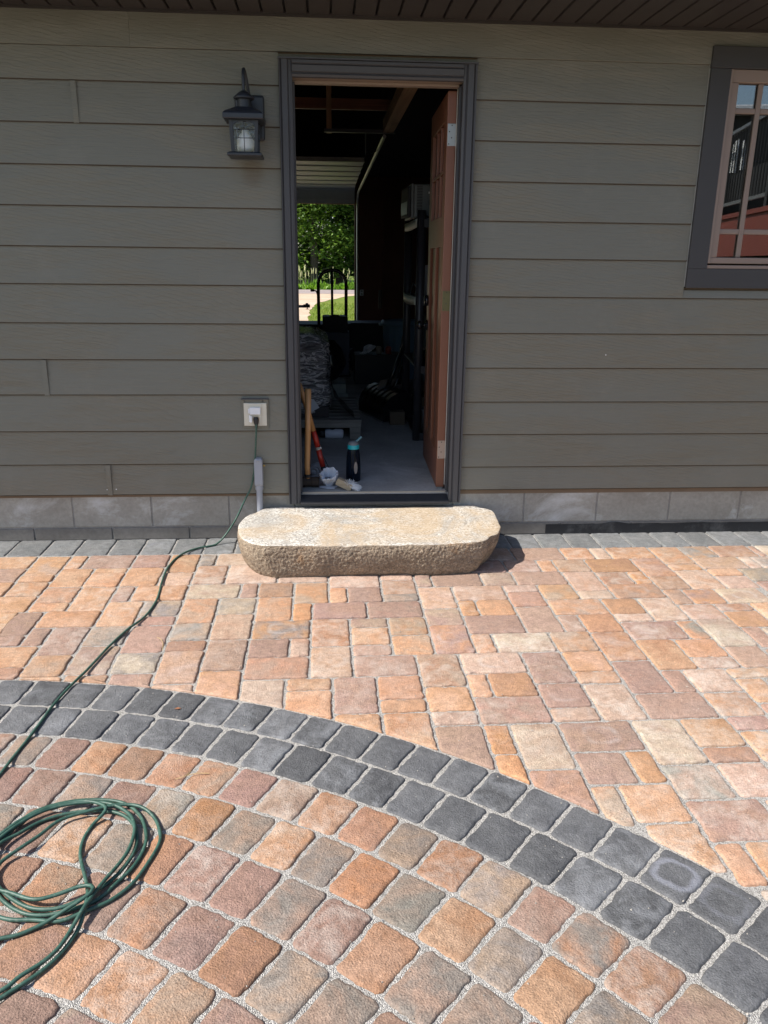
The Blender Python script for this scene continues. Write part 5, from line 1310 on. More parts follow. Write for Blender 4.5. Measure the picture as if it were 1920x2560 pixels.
M_clear = plastic('clear_plastic', (.75, .75, .78), 0.1, 0.5, (.50, .49, .51))
b = MB(); b.lathe([(0.0, 0.004), (0.010, 0.004), (0.013, 0.010), (0.024, 0.011), (0.028, 0.001), (0.035, 0.003), (0.0365, 0.012), (0.0365, 0.10), (0.030, 0.115), (0.028, 0.118)], 28, rot('X', -90) @ tr(0, 0, -0.075), cap=False); b.build('jar_wall', M_clear, jr, smooth=True)
b = MB(); b.lathe([(0.0370, 0.022), (0.0372, 0.094)], 28, rot('X', -90) @ tr(0, 0, -0.075), cap=False); lb = b.build('label_band', paint('white_label', (.60, .60, .62), 0.5), jr, smooth=True)
b = MB()
for k in range(9):
    a0 = math.radians(60 + 14 * k); a1 = a0 + math.radians(rnd.choice([5, 8, 10]))
    b.lathe([(0.0374, 0.034), (0.0374, 0.052)], 3, rot('X', -90) @ tr(0, 0, -0.075), cap=False, a0=a0, a1=a1)
b.build('print', paint('label_ink', (.03, .03, .04), 0.6), jr)
b = MB(); b.lathe([(0.0, 0.118), (0.030, 0.118), (0.031, 0.120), (0.031, 0.136), (0.0, 0.137)], 24, rot('X', -90) @ tr(0, 0, -0.075), cap=False); b.build('lid', M_white_pl, jr)

# crumpled white plastic bag
def bag_fn(u, v):
    a = 2 * math.pi * u
    if v < 0.72: r = 0.052 * math.sin(0.35 + v / 0.72 * 1.25) ** 0.8; z = v / 0.72 * 0.11
    else: r = 0.050 - (v - 0.72) / 0.28 * 0.030; z = 0.11 - (v - 0.72) / 0.28 * 0.055
    x, y = r * math.cos(a), r * math.sin(a) * 0.85
    k = 1 + 0.42 * noise.noise((math.cos(a) * 1.5 + 3, math.sin(a) * 1.5, z * 12)) + 0.22 * noise.noise((math.cos(a) * 7, math.sin(a) * 7, z * 60))
    zz_ = z + 0.016 * noise.noise((math.cos(a) * 3, math.sin(a) * 3, 7)) * (z / 0.1)
    # leans toward the door so its mouth shows
    y2 = y * k - 0.62 * zz_ + 0.02
    return (x * k, y2, max(zz_ * 0.80 + 0.42 * y * k, 0.001))
M_bag = plastic('white_bag_film', (.55, .57, .62), 0.35, 0.72, (.74, .76, .82))
bg_ = lumpy('plastic_bag', bag_fn, 44, 26, M_bag, None, label='crumpled white plastic bag gaping open just inside the threshold', cat='bag'); bg_.location = (0.016, 0.185, FZ)
# a stray skirt of the bag on the floor
b = MB()
vs = [(0, 0, 0.006)]
for i in range(24):
    a = 2 * math.pi * i / 24; r = 0.052 * (1 + 0.35 * noise.noise((math.cos(a) * 1.6, math.sin(a) * 1.6, 3)))
    vs.append((r * math.cos(a), r * math.sin(a) * 0.6, 0.003 + 0.006 * abs(noise.noise((math.cos(a) * 5, math.sin(a) * 5, 1)))))
b.add(vs, [(0, i + 1, (i + 1) % 24 + 1) for i in range(24)])
o = b.build('bag_skirt', M_bag, bg_, smooth=True); o.location = (0.0, -0.035, 0.0)

# scrub brush
br = empty('scrub_brush', (0.096, 0.112, FZ), 'pale wooden block brush with frayed white bristles by the threshold', 'brush')
br.rotation_euler = (0, 0, math.radians(-14))
b = MB(); b.box(-0.050, 0.042, -0.020, 0.020, 0.012, 0.052, rot('Y', 24)); b.build('block', wood('bare_brush_block', (.30, .23, .15), (.46, .37, .25), 'x', 1.5, 0.7), br, bevel=0.004)
b = MB()
for k in range(330):
    x = rnd.uniform(0.030, 0.062); y = rnd.uniform(-0.020, 0.020)
    base = Vector((x, y, 0.036 - (x - 0.03) * 0.35 + rnd.uniform(-.012, .006)))
    tip = base + Vector((rnd.uniform(0.022, 0.046), rnd.uniform(-0.018, 0.018), rnd.uniform(-0.026, 0.002)))
    tip.z = max(tip.z, 0.002)
    if rnd.random() < 0.25: tip = base + Vector((rnd.uniform(-0.02, 0.01), rnd.uniform(-0.02, 0.02), rnd.uniform(0.012, 0.026)))
    b.tube([base, tip], 0.0011, 3, caps=False)
b.build('bristles', paint('white_bristle', (.66, .66, .68), 0.6, 0.15, 40), br, kind='stuff')

# water bottle
wb = empty('water_bottle', (0.160, 0.300, FZ), 'smoky blue water bottle with a turquoise collar standing inside the door', 'bottle')
M_smoke = plastic('smoky_blue_plastic', (.16, .20, .28), 0.08, 0.25, (.02, .03, .05))
b = MB(); b.lathe([(0.0, 0.002), (0.038, 0.002), (0.0415, 0.008), (0.0420, 0.06), (0.0405, 0.11), (0.0365, 0.155), (0.033, 0.182), (0.0315, 0.190)], 32, None, cap=False); b.build('bottle_wall', M_smoke, wb, smooth=True)
M_turq = paint('turquoise_plastic', (.015, .44, .50), 0.35, 0.05)
b = MB(); b.lathe([(0.0315, 0.187), (0.0335, 0.188), (0.0335, 0.209), (0.032, 0.2105), (0.0, 0.2105)], 32, None, cap=False); b.build('collar', M_turq, wb, smooth=False)
b = MB(); b.lathe([(0.0315, 0.211), (0.0310, 0.219), (0.022, 0.230), (0.0, 0.234)], 28, None, cap=False); b.build('lid', paint('grey_lid', (.17, .18, .19), 0.4), wb, smooth=True)
b = MB(); b.tube(catmull([(0.012, 0, 0.226), (0.026, 0, 0.236), (0.040, 0, 0.250), (0.047, 0, 0.256)], 0.008), [0.008] * 20 and 0.0075, 8); b.build('spout', paint('grey_blue_spout', (.10, .22, .26), 0.4), wb, smooth=True)
b = MB(); b.tube([(0.0, 0, 0.008), (-0.003, 0, 0.19)], 0.0045, 8); b.build('straw', paint('pale_blue_straw', (.30, .42, .55), 0.3), wb, smooth=True)
b = MB(); b.prism([(0.010 * math.cos(t_) + 0.012, 0.085 + 0.036 * math.sin(t_)) for t_ in [k * 0.5236 for k in range(12)]], -0.0430, -0.0425, 'y'); b.build('sticker', paint('tan_sticker', (.30, .24, .21), 0.5), wb)

# spray can lying under the pallet
sc_ = empty('spray_can', (0.064, 1.435, FZ + 0.036), 'white labelled spray can lying under the front of the pallet', 'can')
Mc = rot('Y', 90)
b = MB(); b.lathe([(0.0, -0.062), (0.030, -0.062), (0.0345, -0.056), (0.0345, 0.056), (0.026, 0.066), (0.0, 0.068)], 28, Mc, cap=False); b.build('can_body', paint('can_blue_white', (.55, .58, .66), 0.35, 0.08, 12), sc_, smooth=True)
b = MB(); b.lathe([(0.0, -0.064), (0.0235, -0.064), (0.0235, -0.085), (0.021, -0.098), (0.0, -0.099)], 20, Mc, cap=False); b.build('cap', M_black, sc_, smooth=True)
b = MB()
for k in range(3):
    zc = -0.030 + 0.02 * k
    for j in range(5): b.lathe([(0.0349, zc + 0.003 * j - .008), (0.0349, zc + 0.003 * j - 0.0065)], 4, Mc, cap=False, a0=math.radians(70 + 30 * k), a1=math.radians(92 + 30 * k))
for j in range(6):
    b.lathe([(0.03495, -0.028 + 0.006 * j), (0.03495, -0.022 + 0.006 * j)], 5, Mc, cap=False, a0=math.radians(178 - 9 * (2.5 - abs(j - 2.5))), a1=math.radians(196 + 7 * (2.5 - abs(j - 2.5))))
b.build('print', bpy.data.materials['label_ink'], sc_)
b = MB(); b.tube([(-0.118, 0.0, -0.014), (-0.150, 0.0, -0.014)], 0.014, 10)
rc_ = b.build('red_cap', M_red, None, label='small red cap lying beside the spray can under the pallet', cat='cap'); rc_.location = (0.064, 1.45, FZ + 0.028)

# snow shovel resting on its blade, handle leaning on the shelf
sv = empty('snow_shovel', (0.37, 2.25, FZ), 'black ribbed snow shovel standing on its blade in front of the shelf', 'shovel')
E1 = Vector((-0.085, 0.275, 0.008)); E2 = Vector((0.080, -0.265, 0.008))
ed = (E2 - E1).normalized(); nrm = Vector((-ed.y, ed.x, 0))
if nrm.x < 0: nrm = -nrm
def blade(s, t_, off=0.0):
    """s along the edge, t up and over the curved back"""
    p = E1.lerp(E2, s)
    a = t_ * 2.25
    R_ = 0.165
    z = 0.06 * min(1, t_ / 0.12) + (R_ * math.sin(max(0, a - 0.25)) if a > 0.25 else 0)
    fwd = R_ * (1 - math.cos(max(0, a - 0.25)))
    rib = 0.007 * max(0, math.cos(s * 2 * math.pi * 6)) * min(1, max(0, (t_ - 0.2) * 4)) * (1 if 0.04 < s < 0.96 else 0)
    n_ = Vector((-nrm.x * math.cos(a - 0.25), -nrm.y * math.cos(a - 0.25), math.sin(max(0, a - 0.25))))
    return p + nrm * fwd + Vector((0, 0, z)) + n_ * (rib + off)
ns, nt_ = 72, 26
for nm, off in (('blade', 0.0),):
    vs = [blade(i / ns, j / nt_) for j in range(nt_ + 1) for i in range(ns + 1)] + [blade(i / ns, j / nt_, -0.004) for j in range(nt_ + 1) for i in range(ns + 1)]
    m_ = (nt_ + 1) * (ns + 1)
    fs = []
    for j in range(nt_):
        for i in range(ns):
            q = j * (ns + 1) + i
            fs.append((q, q + 1, q + ns + 2, q + ns + 1)); fs.append((m_ + q, m_ + q + ns + 1, m_ + q + ns + 2, m_ + q + 1))
    b = MB(); b.add(vs, fs); b.build('blade', M_gloss_black, sv, smooth=True)
b = MB(); b.tube([blade(k / 20, 0.0) for k in range(21)], 0.005, 6); b.build('wear_strip', M_zinc, sv, smooth=True)
for s in (0.0, 1.0):
    b = MB(); b.add([blade(s, k / 20) for k in range(21)] + [blade(s, 0) + nrm * 0.30 + Vector((0, 0, 0.05))], [(k, k + 1, 21) for k in range(20)]); b.build('cheek', M_gloss_black, sv)
top = blade(0.52, 0.62)
hb_ = top + Vector((0.03, 0.02, -0.03))
b = MB(); b.tube([hb_, hb_ + Vector((0.17, 0.14, 0.40))], 0.016, 10); b.tube([hb_ + Vector((0.05, -0.05, 0.0)), hb_ + Vector((0.18, 0.12, 0.28))], 0.012, 10); b.build('handle', M_gloss_black, sv, smooth=True)
b = MB(); b.prism([(0, 0), (0.10, 0.10), (0.11, 0.14), (-0.02, 0.12), (-0.05, 0.05)], -0.004, 0.004, 'y', tr(hb_.x - 0.02, hb_.y + 0.05, hb_.z - 0.03)); b.build('brace', M_gloss_black, sv)
b = MB(); b.tube([(0.56, 2.75, FZ), (0.66, 2.55, FZ + 0.62)], 0.015, 10)
o = b.build('spare_handle', paint('grey_wood_handle', (.09, .085, .08), 0.6), None, smooth=True, label='long grey handle leaning behind the snow shovel', cat='handle')

# storage shelf
shf = empty('storage_shelf', (0.86, 1.80, FZ), 'tall black plastic shelving unit behind the open door', 'shelf')
M_shelfp = paint('black_shelf_plastic', (.030, .030, .036), 0.4, 0.15, 6)
M_lip_doorlit = paint('doorlit_shelf_lip', (.55, .58, .50), 0.5, 0.15, 10)  # door light on the black shelf's lips put into a pale colour
PX = [(-0.215, -0.42), (-0.215, 0.42), (0.215, -0.42), (0.215, 0.42)]
for x, y in PX:
    b = MB()
    zs = [0.0, 0.50, 0.51, 0.985, 0.995, 1.47, 1.48, 1.52]
    b.tube([(x, y, 0.0), (x, y, 1.52)], 0.030, 14); b.build('post', M_shelfp, shf, smooth=True)
for z in (0.05, 0.515, 0.97, 1.465):
    b = MB(); b.box(-0.235, 0.235, -0.44, 0.44, z - 0.012, z); b.box(-0.235, 0.235, -0.445, -0.435, z - 0.05, z + 0.004); b.build('shelf_board', M_shelfp, shf, bevel=0.004)
    if z > 0.9:
        b = MB(); n = 14
        vs = []
        for k in range(n + 1):
            y = -0.41 + 0.82 * k / n; bow = 0.014 * (1 - (2 * k / n - 1) ** 2)
            vs += [(-0.245 - 0.012 * (1 - (2 * k / n - 1) ** 2), y, z + 0.004 - bow * 0.3), (-0.245 - 0.012 * (1 - (2 * k / n - 1) ** 2), y, z - 0.046 - bow)]
        b.add(vs, [(2 * k, 2 * k + 1, 2 * k + 3, 2 * k + 2) for k in range(n)]); o = b.build('shelf_lip', M_lip_doorlit, shf, smooth=True)
        so = o.modifiers.new('thick', 'SOLIDIFY'); so.thickness = 0.006

# microwave on top
mw = empty('microwave', (0.77, 1.68, FZ + 1.4655), 'grey microwave oven on the top shelf with side vents and door ajar', 'microwave')
M_mw = paint('grey_appliance', (.15, .165, .17), 0.45, 0.08, 8)
b = MB(); b.box(-0.165, 0.20, -0.17, 0.22, 0.012, 0.225); b.build('case', M_mw, mw, bevel=0.012, seg=3)
b = MB(); b.box(-0.185, -0.1655, -0.172, 0.222, 0.010, 0.228); b.build('front_frame', M_mw, mw, bevel=0.006)
b = MB(); b.box(-0.004, 0.018, -0.17, 0.10, 0.0, 0.19, tr(-0.215, -0.02, 0.016) @ rot('Z', 4)); b.build('door', M_black, mw, bevel=0.006)
b = MB(); b.box(-0.0065, -0.0045, -0.15, 0.09, 0.02, 0.10, tr(-0.215, -0.02, 0.016) @ rot('Z', 4)); b.build('door_glass', paint('greenish_door_panel', (.12, .145, .11), 0.3), mw)
for k in range(16):
    b = MB(); b.box(-0.145, -0.108, -0.1712, -0.1695, 0.0, 0.005); o = b.build('vent_slot', M_black, mw); o.location = (0, 0, 0.062 + k * 0.0095)
b = MB(); b.box(-0.07, -0.055, -0.1725, -0.170, 0.165, 0.178); b.build('sticker', M_white_pl, mw)
b = MB(); b.box(-0.068, 0.06, -0.176, -0.170, 0.095, 0.125); b.build('side_grip', paint('grip_grey', (.07, .075, .08), 0.5), mw)
b = MB(); b.tube(catmull([(-0.115, -0.172, 0.035), (-0.09, -0.185, 0.030), (-0.05, -0.185, 0.012), (0.02, -0.18, 0.006)], 0.01), 0.006, 8); b.build('power_cord', M_black, mw, smooth=True)
for x in (-0.14, 0.17):
    b = MB(); b.box(x - 0.015, x + 0.015, -0.14, -0.11, 0.0, 0.0115); b.build('foot', M_black, mw)
fl_ = empty('flashlight', (0.625, 1.56, FZ + 1.4665 + 0.016), 'pale cylindrical flashlight lying at the edge of the top shelf', 'flashlight')
b = MB(); b.lathe([(0, 0), (0.016, 0.001), (0.016, 0.07), (0, 0.071)], 16, rot('Z', 70) @ rot('X', 90), cap=False); b.build('barrel', paint('cream_barrel', (.50, .46, .38), 0.45), fl_, smooth=True)
b = MB(); b.lathe([(0.0163, 0.046), (0.0163, 0.052)], 16, rot('Z', 70) @ rot('X', 90), cap=False); b.build('band', M_black, fl_)
# things on the lower shelves
e, w, d, h = carton('paper_box', 0.685, 0.86, 1.46, 1.62, FZ + 0.9705, 1.415, paint('white_box_card', (.42, .43, .45), 0.6), 'white box on the middle shelf right beside the door edge', 'box')
b = MB(); b.box(-0.0895, -0.086, -0.0812, -0.0795, 0.0, 0.205); b.build('edge_tape', M_paper, e)
tl = empty('steel_clamp', (0.665, 1.86, FZ + 0.9705), 'small steel clamp standing on the middle shelf', 'clamp')
b = MB(); b.tube([(0, 0, 0.0), (0.035, -0.02, 0.14)], 0.005, 8); b.build('bar', M_zinc, tl, smooth=True)
b = MB(); b.tube([(-0.035, 0.02, 0.0), (-0.015, 0.01, 0.085), (0.004, 0.0, 0.06)], 0.004, 8); b.build('jaw', M_zinc, tl, smooth=True)
def cloth_fn(u, v):
    a = 2 * math.pi * u
    w_ = 0.035 + 0.075 * v ** 0.7
    z = 0.33 * (1 - v)
    x, y = w_ * math.cos(a) * 0.55, w_ * math.sin(a) * 1.3
    k = 1 + 0.2 * noise.noise((math.cos(a) * 2.4, math.sin(a) * 2.4, z * 6)) + 0.07 * math.cos(7 * a)
    return (x * k, y * k, z)
cl = lumpy('hanging_jacket', cloth_fn, 40, 18, paint('grey_canvas', (.125, .135, .12), 0.85, 0.2, 12, 0.3, 80, 0.002), None, label='grey canvas jacket bunched on the second shelf up', cat='jacket'); cl.location = (0.715, 1.80, FZ + 0.517)
jt = empty('glass_jars', (0.70, 1.60, FZ + 0.5155)); bpy.data.objects.remove(jt)
for i, (x, y) in enumerate(((0.70, 1.62), (0.74, 1.50))):
    e = empty('glass_jar', (x, y, FZ + 0.5155), ['dark glass jar on the second shelf nearer the jacket', 'dark glass jar on the second shelf nearer the door'][i], 'jar', 'jars on the second shelf')
    b = MB(); b.lathe([(0, 0), (0.035, 0.001), (0.037, 0.01), (0.037, 0.075), (0.028, 0.088)], 18, None, cap=False); b.build('glass', M_smoke, e, smooth=True)
    b = MB(); b.lathe([(0.030, 0.0885), (0.031, 0.104), (0.0, 0.105)], 18, None, cap=False); b.build('lid', M_zinc, e)
carton('cardboard_box', 0.70, 0.99, 1.86, 2.18, FZ + 0.0505, 0.46, M_carton, 'brown cardboard box on the lowest shelf', 'box')
carton('cardboard_box', 0.50, 0.615, 1.92, 2.20, FZ, 0.335, M_carton, 'low brown cardboard box on the floor behind the shovel', 'box')
e = empty('paint_pail', (0.74, 1.50, FZ + 0.0505), 'pale pail standing on the lowest shelf near the door', 'pail')
b = MB(); b.lathe([(0, 0), (0.06, 0.0), (0.07, 0.15), (0.073, 0.155), (0.069, 0.156)], 20, None, cap=False); b.build('bucket', paint('pail_grey', (.30, .31, .32), 0.5), e, smooth=True)
b = MB(); b.tube(catmull([(-0.071, 0, 0.14), (-0.05, -0.05, 0.10), (0, -0.076, 0.085), (0.05, -0.05, 0.10), (0.071, 0, 0.14)], 0.02), 0.002, 6); b.build('bail', M_zinc, e)

# ribbed dustbin
tc = empty('dustbin', (0.865, 4.62, FZ), 'blue grey ribbed dustbin against the dark rear part of the garage', 'dustbin')
M_bin = paint('blue_grey_bin', (.17, .27, .36), 0.5, 0.15, 6)
b = MB(); vs = []; n = 72
prof = [(0.185, 0.0), (0.19, 0.02), (0.225, 0.44), (0.232, 0.48), (0.236, 0.56)]
for r_, z in prof:
    for k in range(n):
        a = 2 * math.pi * k / n
        rb_ = 0.007 * math.cos(a * 18) if 0.015 < z < 0.47 else 0
        vs.append(((r_ + rb_) * math.cos(a), (r_ + rb_) * math.sin(a), z))
fs = [(i * n + k, i * n + (k + 1) % n, (i + 1) * n + (k + 1) % n, (i + 1) * n + k) for i in range(len(prof) - 1) for k in range(n)] + [tuple(range(n))[::-1]]
b.add(vs, fs); b.build('body', M_bin, tc, smooth=True)
b = MB(); b.lathe([(0.234, 0.545), (0.252, 0.547), (0.256, 0.575), (0.246, 0.60), (0.228, 0.602)], 48, None, cap=False); b.build('rim', M_bin, tc, smooth=True)
b = MB(); b.box(-0.275, -0.24, -0.05, 0.05, 0.545, 0.572); b.build('handle', M_bin, tc, bevel=0.006)
carton('storage_tote', 0.30, 1.2, 6.6, 7.1, FZ, 0.66, M_black, 'long black tote in front of the red brown rear wall', 'tote')
carton('low_box', 0.31, 0.78, 4.05, 4.38, FZ, 0.53, M_black, 'black box on the floor in front of the dustbin', 'box')
def flap_fn(u, v):
    a = 2 * math.pi * u
    w_ = 0.012 + 0.095 * v
    x = -0.05 + v * 0.10 + w_ * 0.5 * math.cos(a) + 0.03 * noise.noise((u * 6, v * 5, 2))
    z = -0.02 + v * 0.085 + 0.022 * math.sin(a) * v + 0.012 * noise.noise((u * 8, v * 8, 5))
    return (x, 0.03 * math.sin(a), max(z, -0.0))
pb = lumpy('plastic_bag', flap_fn, 30, 16, M_bag, None, label='small white plastic bag lying on the black box near the door track', cat='bag'); pb.location = (0.43, 4.2, 0.5305)
for i, (x, z, col) in enumerate(((0.56, 0.5305, (.30, .25, .2)), (0.66, 0.5305, (.35, .05, .03)))):
    b = MB(); b.lathe([(0, 0), (0.03, 0), (0.03, 0.06), (0.02, 0.075), (0, 0.076)], 14, None, cap=False)
    o = b.build('small_can', paint('can_paint_%s' % ('tan', 'red')[i], col, 0.5), None, smooth=True, label=['tan can on the black box, nearer the white bag', 'red can on the black box, nearer the dustbin'][i], cat='can', group='cans on the black box'); o.location = (x, 4.18, z)
# broom hung on the rear wall
b = MB(); b.tube([(0.86, 8.40, 0.75), (0.86, 8.42, 1.02)], 0.03, 8); o = b.build('hanging_brush', paint('dusty_bristle', (.11, .09, .07), 0.8), None, label='short dusty brush hanging on the red brown rear wall', cat='brush')

# ------------------------------------------------------------------ beyond the garage: trailer tongue, weeds, trees
M_steel_blk = paint('black_trailer_paint', (.020, .020, .022), 0.5, 0.2, 9)
tt = empty('trailer_tongue', (-0.23, 9.5, -0.07), 'black trailer tongue with a small jack on the driveway outside the garage', 'trailer')
b = MB(); b.tube([(-1.9, 0.1, 0.775), (-0.04, 0.0, 0.784)], 0.022, 4); b.build('drawbar', M_steel_blk, tt)
b = MB(); b.box(-0.10, 0.01, -0.03, 0.03, 0.765, 0.815); b.lathe([(0.0, 0.80), (0.03, 0.80), (0.022, 0.835), (0.0, 0.838)], 12, tr(-0.04, 0, 0)); b.build('coupler', M_steel_blk, tt, bevel=0.006)
b = MB(); b.tube([(-0.035, 0, 0.77), (-0.035, 0, 0.745)], 0.008, 8); b.lathe([(0.0, 0.738), (0.028, 0.738), (0.028, 0.745), (0.0, 0.746)], 14, tr(-0.035, 0, 0)); b.build('jack_foot', M_steel_blk, tt)
b = MB(); b.box(-3.4, -1.9, -0.55, 0.75, 0.72, 0.80); b.build('bed', M_steel_blk, tt)
for y in (-0.62, 0.82):
    b = MB(); b.lathe([(0.12, -0.07), (0.30, -0.08), (0.33, 0.0), (0.30, 0.08), (0.12, 0.07)], 26, tr(-2.65, y, 0.335) @ rot('X', 90)); b.build('wheel', M_black, tt, smooth=True)
b = MB(); b.tube([(-1.85, 0.0, 0.0), (-1.85, 0.0, 0.80)], 0.03, 10); b.build('prop', M_steel_blk, tt)

def leaf_mat(name, lo, hi, trans=0.35):
    t = NT(name)
    at = t.n('ShaderNodeAttribute', attribute_type='GEOMETRY', attribute_name='tone')
    c = t.mix(at.outputs['Fac'], lo, hi)
    t.fin(c, 0.45, None, 0.35)
    tl_ = t.n('ShaderNodeBsdfTranslucent'); t.l(t.mix(1.0, c, (1.25, 1.35, 0.55), 'MULTIPLY'), tl_.inputs[0])
    mx = t.n('ShaderNodeMixShader'); mx.inputs[0].default_value = trans
    t.l(t.b.outputs[0], mx.inputs[1]); t.l(tl_.outputs[0], mx.inputs[2]); t.l(mx.outputs[0], t.out.inputs[0])
    return t.m
M_leafA = leaf_mat('maple_leaf', (.05, .115, .022), (.19, .30, .055))
M_leafB = leaf_mat('deep_green_leaf', (.028, .075, .018), (.075, .145, .035), 0.25)
M_weed = leaf_mat('weed_leaf', (.10, .22, .02), (.24, .40, .05), 0.4)
M_bark = paint('grey_bark', (.10, .085, .07), 0.9, 0.35, 4, 0.6, 14, 0.02)

def leaves(name, clumps, size, mat, parent, per, spread, seed, kind=None, flat=0.0, **kw):
    r = random.Random(seed)
    vs, fs, tone = [], [], []
    for (cx_, cy_, cz_, k) in clumps:
        tint = r.uniform(0.0, 0.6)
        for _ in range(int(per * k)):
            p = Vector((r.gauss(0, 1), r.gauss(0, 1), r.gauss(0, 0.75))) * spread * (0.6 + 0.5 * k)
            p += Vector((cx_, cy_, cz_))
            if p.z < 0.05: continue
            s = size * r.uniform(0.6, 1.25)
            a = r.uniform(0, 6.283); el = r.uniform(-0.9, 0.25)
            d = Vector((math.cos(a) * math.cos(el), math.sin(a) * math.cos(el), math.sin(el)))
            w = d.cross(Vector((r.uniform(-.5, .5), r.uniform(-.5, .5), 1))).normalized() * s * 0.36
            up = w.cross(d).normalized() * s * 0.10
            b0 = len(vs)
            vs += [p, p + d * s * 0.45 + w - up, p + d * s, p + d * s * 0.45 - w - up]
            fs += [(b0, b0 + 1, b0 + 2), (b0, b0 + 2, b0 + 3)]
            q = max(0, min(1, tint + r.uniform(0, 0.45)))
            tone += [q, q]
    me = bpy.data.meshes.new(name); me.from_pydata(vs, [], fs); me.materials.append(mat)
    at = me.attributes.new('tone', 'FLOAT', 'FACE'); at.data.foreach_set('value', tone)
    o = bpy.data.objects.new(name, me); COL.objects.link(o)
    if parent: o.parent = parent
    return setp(o, kind=kind, **kw)

def tree(x, y, h, rad, low, label, mat, seed, n=150, per=70, lean=0.0):
    r = random.Random(seed)
    t_ = empty('roadside_tree', (x, y, -0.09), label, 'tree', 'trees across the road')
    tk = MB()
    top = Vector((lean, 0, h * 0.82))
    tk.tube(catmull([(0, 0, 0), (0.05, 0.05, h * 0.2), (lean * 0.4 + 0.1, 0, h * 0.5), tuple(top)], 0.5), [0.24 * (1 - 0.8 * i / 40) for i in range(200)][:len(catmull([(0, 0, 0), (0.05, 0.05, h * 0.2), (lean * 0.4 + 0.1, 0, h * 0.5), tuple(top)], 0.5))], 8)
    cl = []
    for i in range(n):
        u = r.random()
        z = low + (h - low) * u
        prof = math.sin(min(1, 0.22 + 0.78 * u) * math.pi) ** 0.6
        a = r.uniform(0, 6.283); q = rad * prof * math.sqrt(r.uniform(0.25, 1.0))
        p = (lean * u + q * math.cos(a), q * math.sin(a), z + 0.3 * math.sin(a * 3))
        cl.append((*p, r.uniform(0.5, 1.25)))
        if i % 5 == 0:
            tk.tube([(lean * u * 0.6, 0, max(0.8, z - 1.2)), (p[0] * 0.6, p[1] * 0.6, z - 0.35), p], [0.05, 0.03, 0.012], 5)
    tk.build('trunk', M_bark, t_, smooth=True)
    leaves('crown', cl, 0.23, mat, t_, per, 0.40, seed + 1)
    return t_
tree(-0.55, 44.6, 9.5, 2.3, 1.1, 'bright maple at the road edge, left in the garage opening', M_leafA, 11, 105, 190, -0.3)
tree(2.6, 45.2, 9.0, 2.0, 2.0, 'bright maple at the road edge, right in the garage opening', M_leafA, 23, 75, 190, 0.3)
tree(1.0, 47.6, 12.0, 3.0, 0.9, 'dark green tree standing between and behind the two maples', M_leafB, 31, 300, 110, 0.0)
tree(-4.6, 46.5, 11.0, 3.0, 0.8, 'dark green tree left of the maples, across the road', M_leafB, 41, 170, 70, 0.0)
tree(5.6, 47.0, 11.5, 3.0, 0.8, 'dark green tree right of the maples, across the road', M_leafB, 53, 170, 70, 0.0)
r = random.Random(5)
leaves('woodland', [(r.uniform(-34, 38), r.uniform(52, 62), r.uniform(0.3, 12.5) , r.uniform(0.7, 1.4)) for _ in range(560)], 0.6, M_leafB, None, 60, 1.2, 77, kind='stuff')
# weeds along the far verge
r = random.Random(9)
vs, fs, tone = [], [], []
for i in range(4200):
    x = r.uniform(-11, 13); y = 41.05 + abs(r.gauss(0, 0.55)); hh = r.uniform(0.25, 0.75) * (0.6 + 0.4 * (y - 41)) * (0.65 + 0.5 * noise.noise((x * 0.9, y, 2)))
    a = r.uniform(0, 6.283); w = Vector((math.cos(a), math.sin(a), 0)) * r.uniform(0.03, 0.09)
    tip = Vector((x + r.uniform(-.2, .2), y + r.uniform(-.2, .2), -0.08 + max(0.12, hh)))
    b0 = len(vs); base = Vector((x, y, -0.09)); mid = base.lerp(tip, 0.55)
    vs += [base - w * 0.4, base + w * 0.4, mid + w, tip, mid - w]
    fs += [(b0, b0 + 1, b0 + 2, b0 + 4), (b0 + 4, b0 + 2, b0 + 3)]
    q = r.random(); tone += [q, q]
me = bpy.data.meshes.new('roadside_weeds'); me.from_pydata(vs, [], fs); me.materials.append(M_weed)
at = me.attributes.new('tone', 'FLOAT', 'FACE'); at.data.foreach_set('value', tone)
o = bpy.data.objects.new('roadside_weeds', me); COL.objects.link(o); o['kind'] = 'stuff'
b = MB()
for i in range(85):
    x = r.uniform(-7, 9); y = 41.3 + r.uniform(0, 0.9); hh = r.uniform(0.75, 1.3)
    b.tube([(x, y, -0.09), (x + r.uniform(-.05, .05), y, hh - 0.28)], 0.012, 3, caps=False)
    b.tube([(x, y, hh - 0.30), (x + 0.02, y, hh - 0.15), (x + r.uniform(-.05, .05), y, hh)], [0.02, 0.032, 0.01], 4)
b.build('seed_heads', paint('straw_seed_head', (.36, .36, .18), 0.8, 0.2, 3), None, kind='stuff')
# grass blades on the lawn seen through the garage, and on the drive's ragged edge
vs, fs, tone = [], [], []
for i in range(14000):
    y = 9.5 + (r.random() ** 1.7) * 17
    x = r.uniform(-0.6, 3.6) + (y - 10) * 0.02
    edge = -0.40 + 0.12 * noise.noise((y * 1.3, 2, 5)) if y < 25 else (-0.4 + (y - 25) * 0.16)
    if y < 10.6 and x < 0.68: continue
    if x < edge + 0.03: 
        if r.random() > 0.10: continue
    hh = r.uniform(0.04, 0.10); a = r.uniform(0, 6.283); w = Vector((math.cos(a), math.sin(a), 0)) * r.uniform(0.006, 0.016)
    b0 = len(vs); base = Vector((x, y, -0.09)); tip = base + Vector((r.uniform(-.05, .05), r.uniform(-.05, .05), hh))
    vs += [base - w, base + w, tip]; fs.append((b0, b0 + 1, b0 + 2)); tone.append(r.random())
me = bpy.data.meshes.new('lawn_grass'); me.from_pydata(vs, [], fs); me.materials.append(leaf_mat('lawn_blade', (.12, .20, .02), (.32, .36, .08), 0.4))
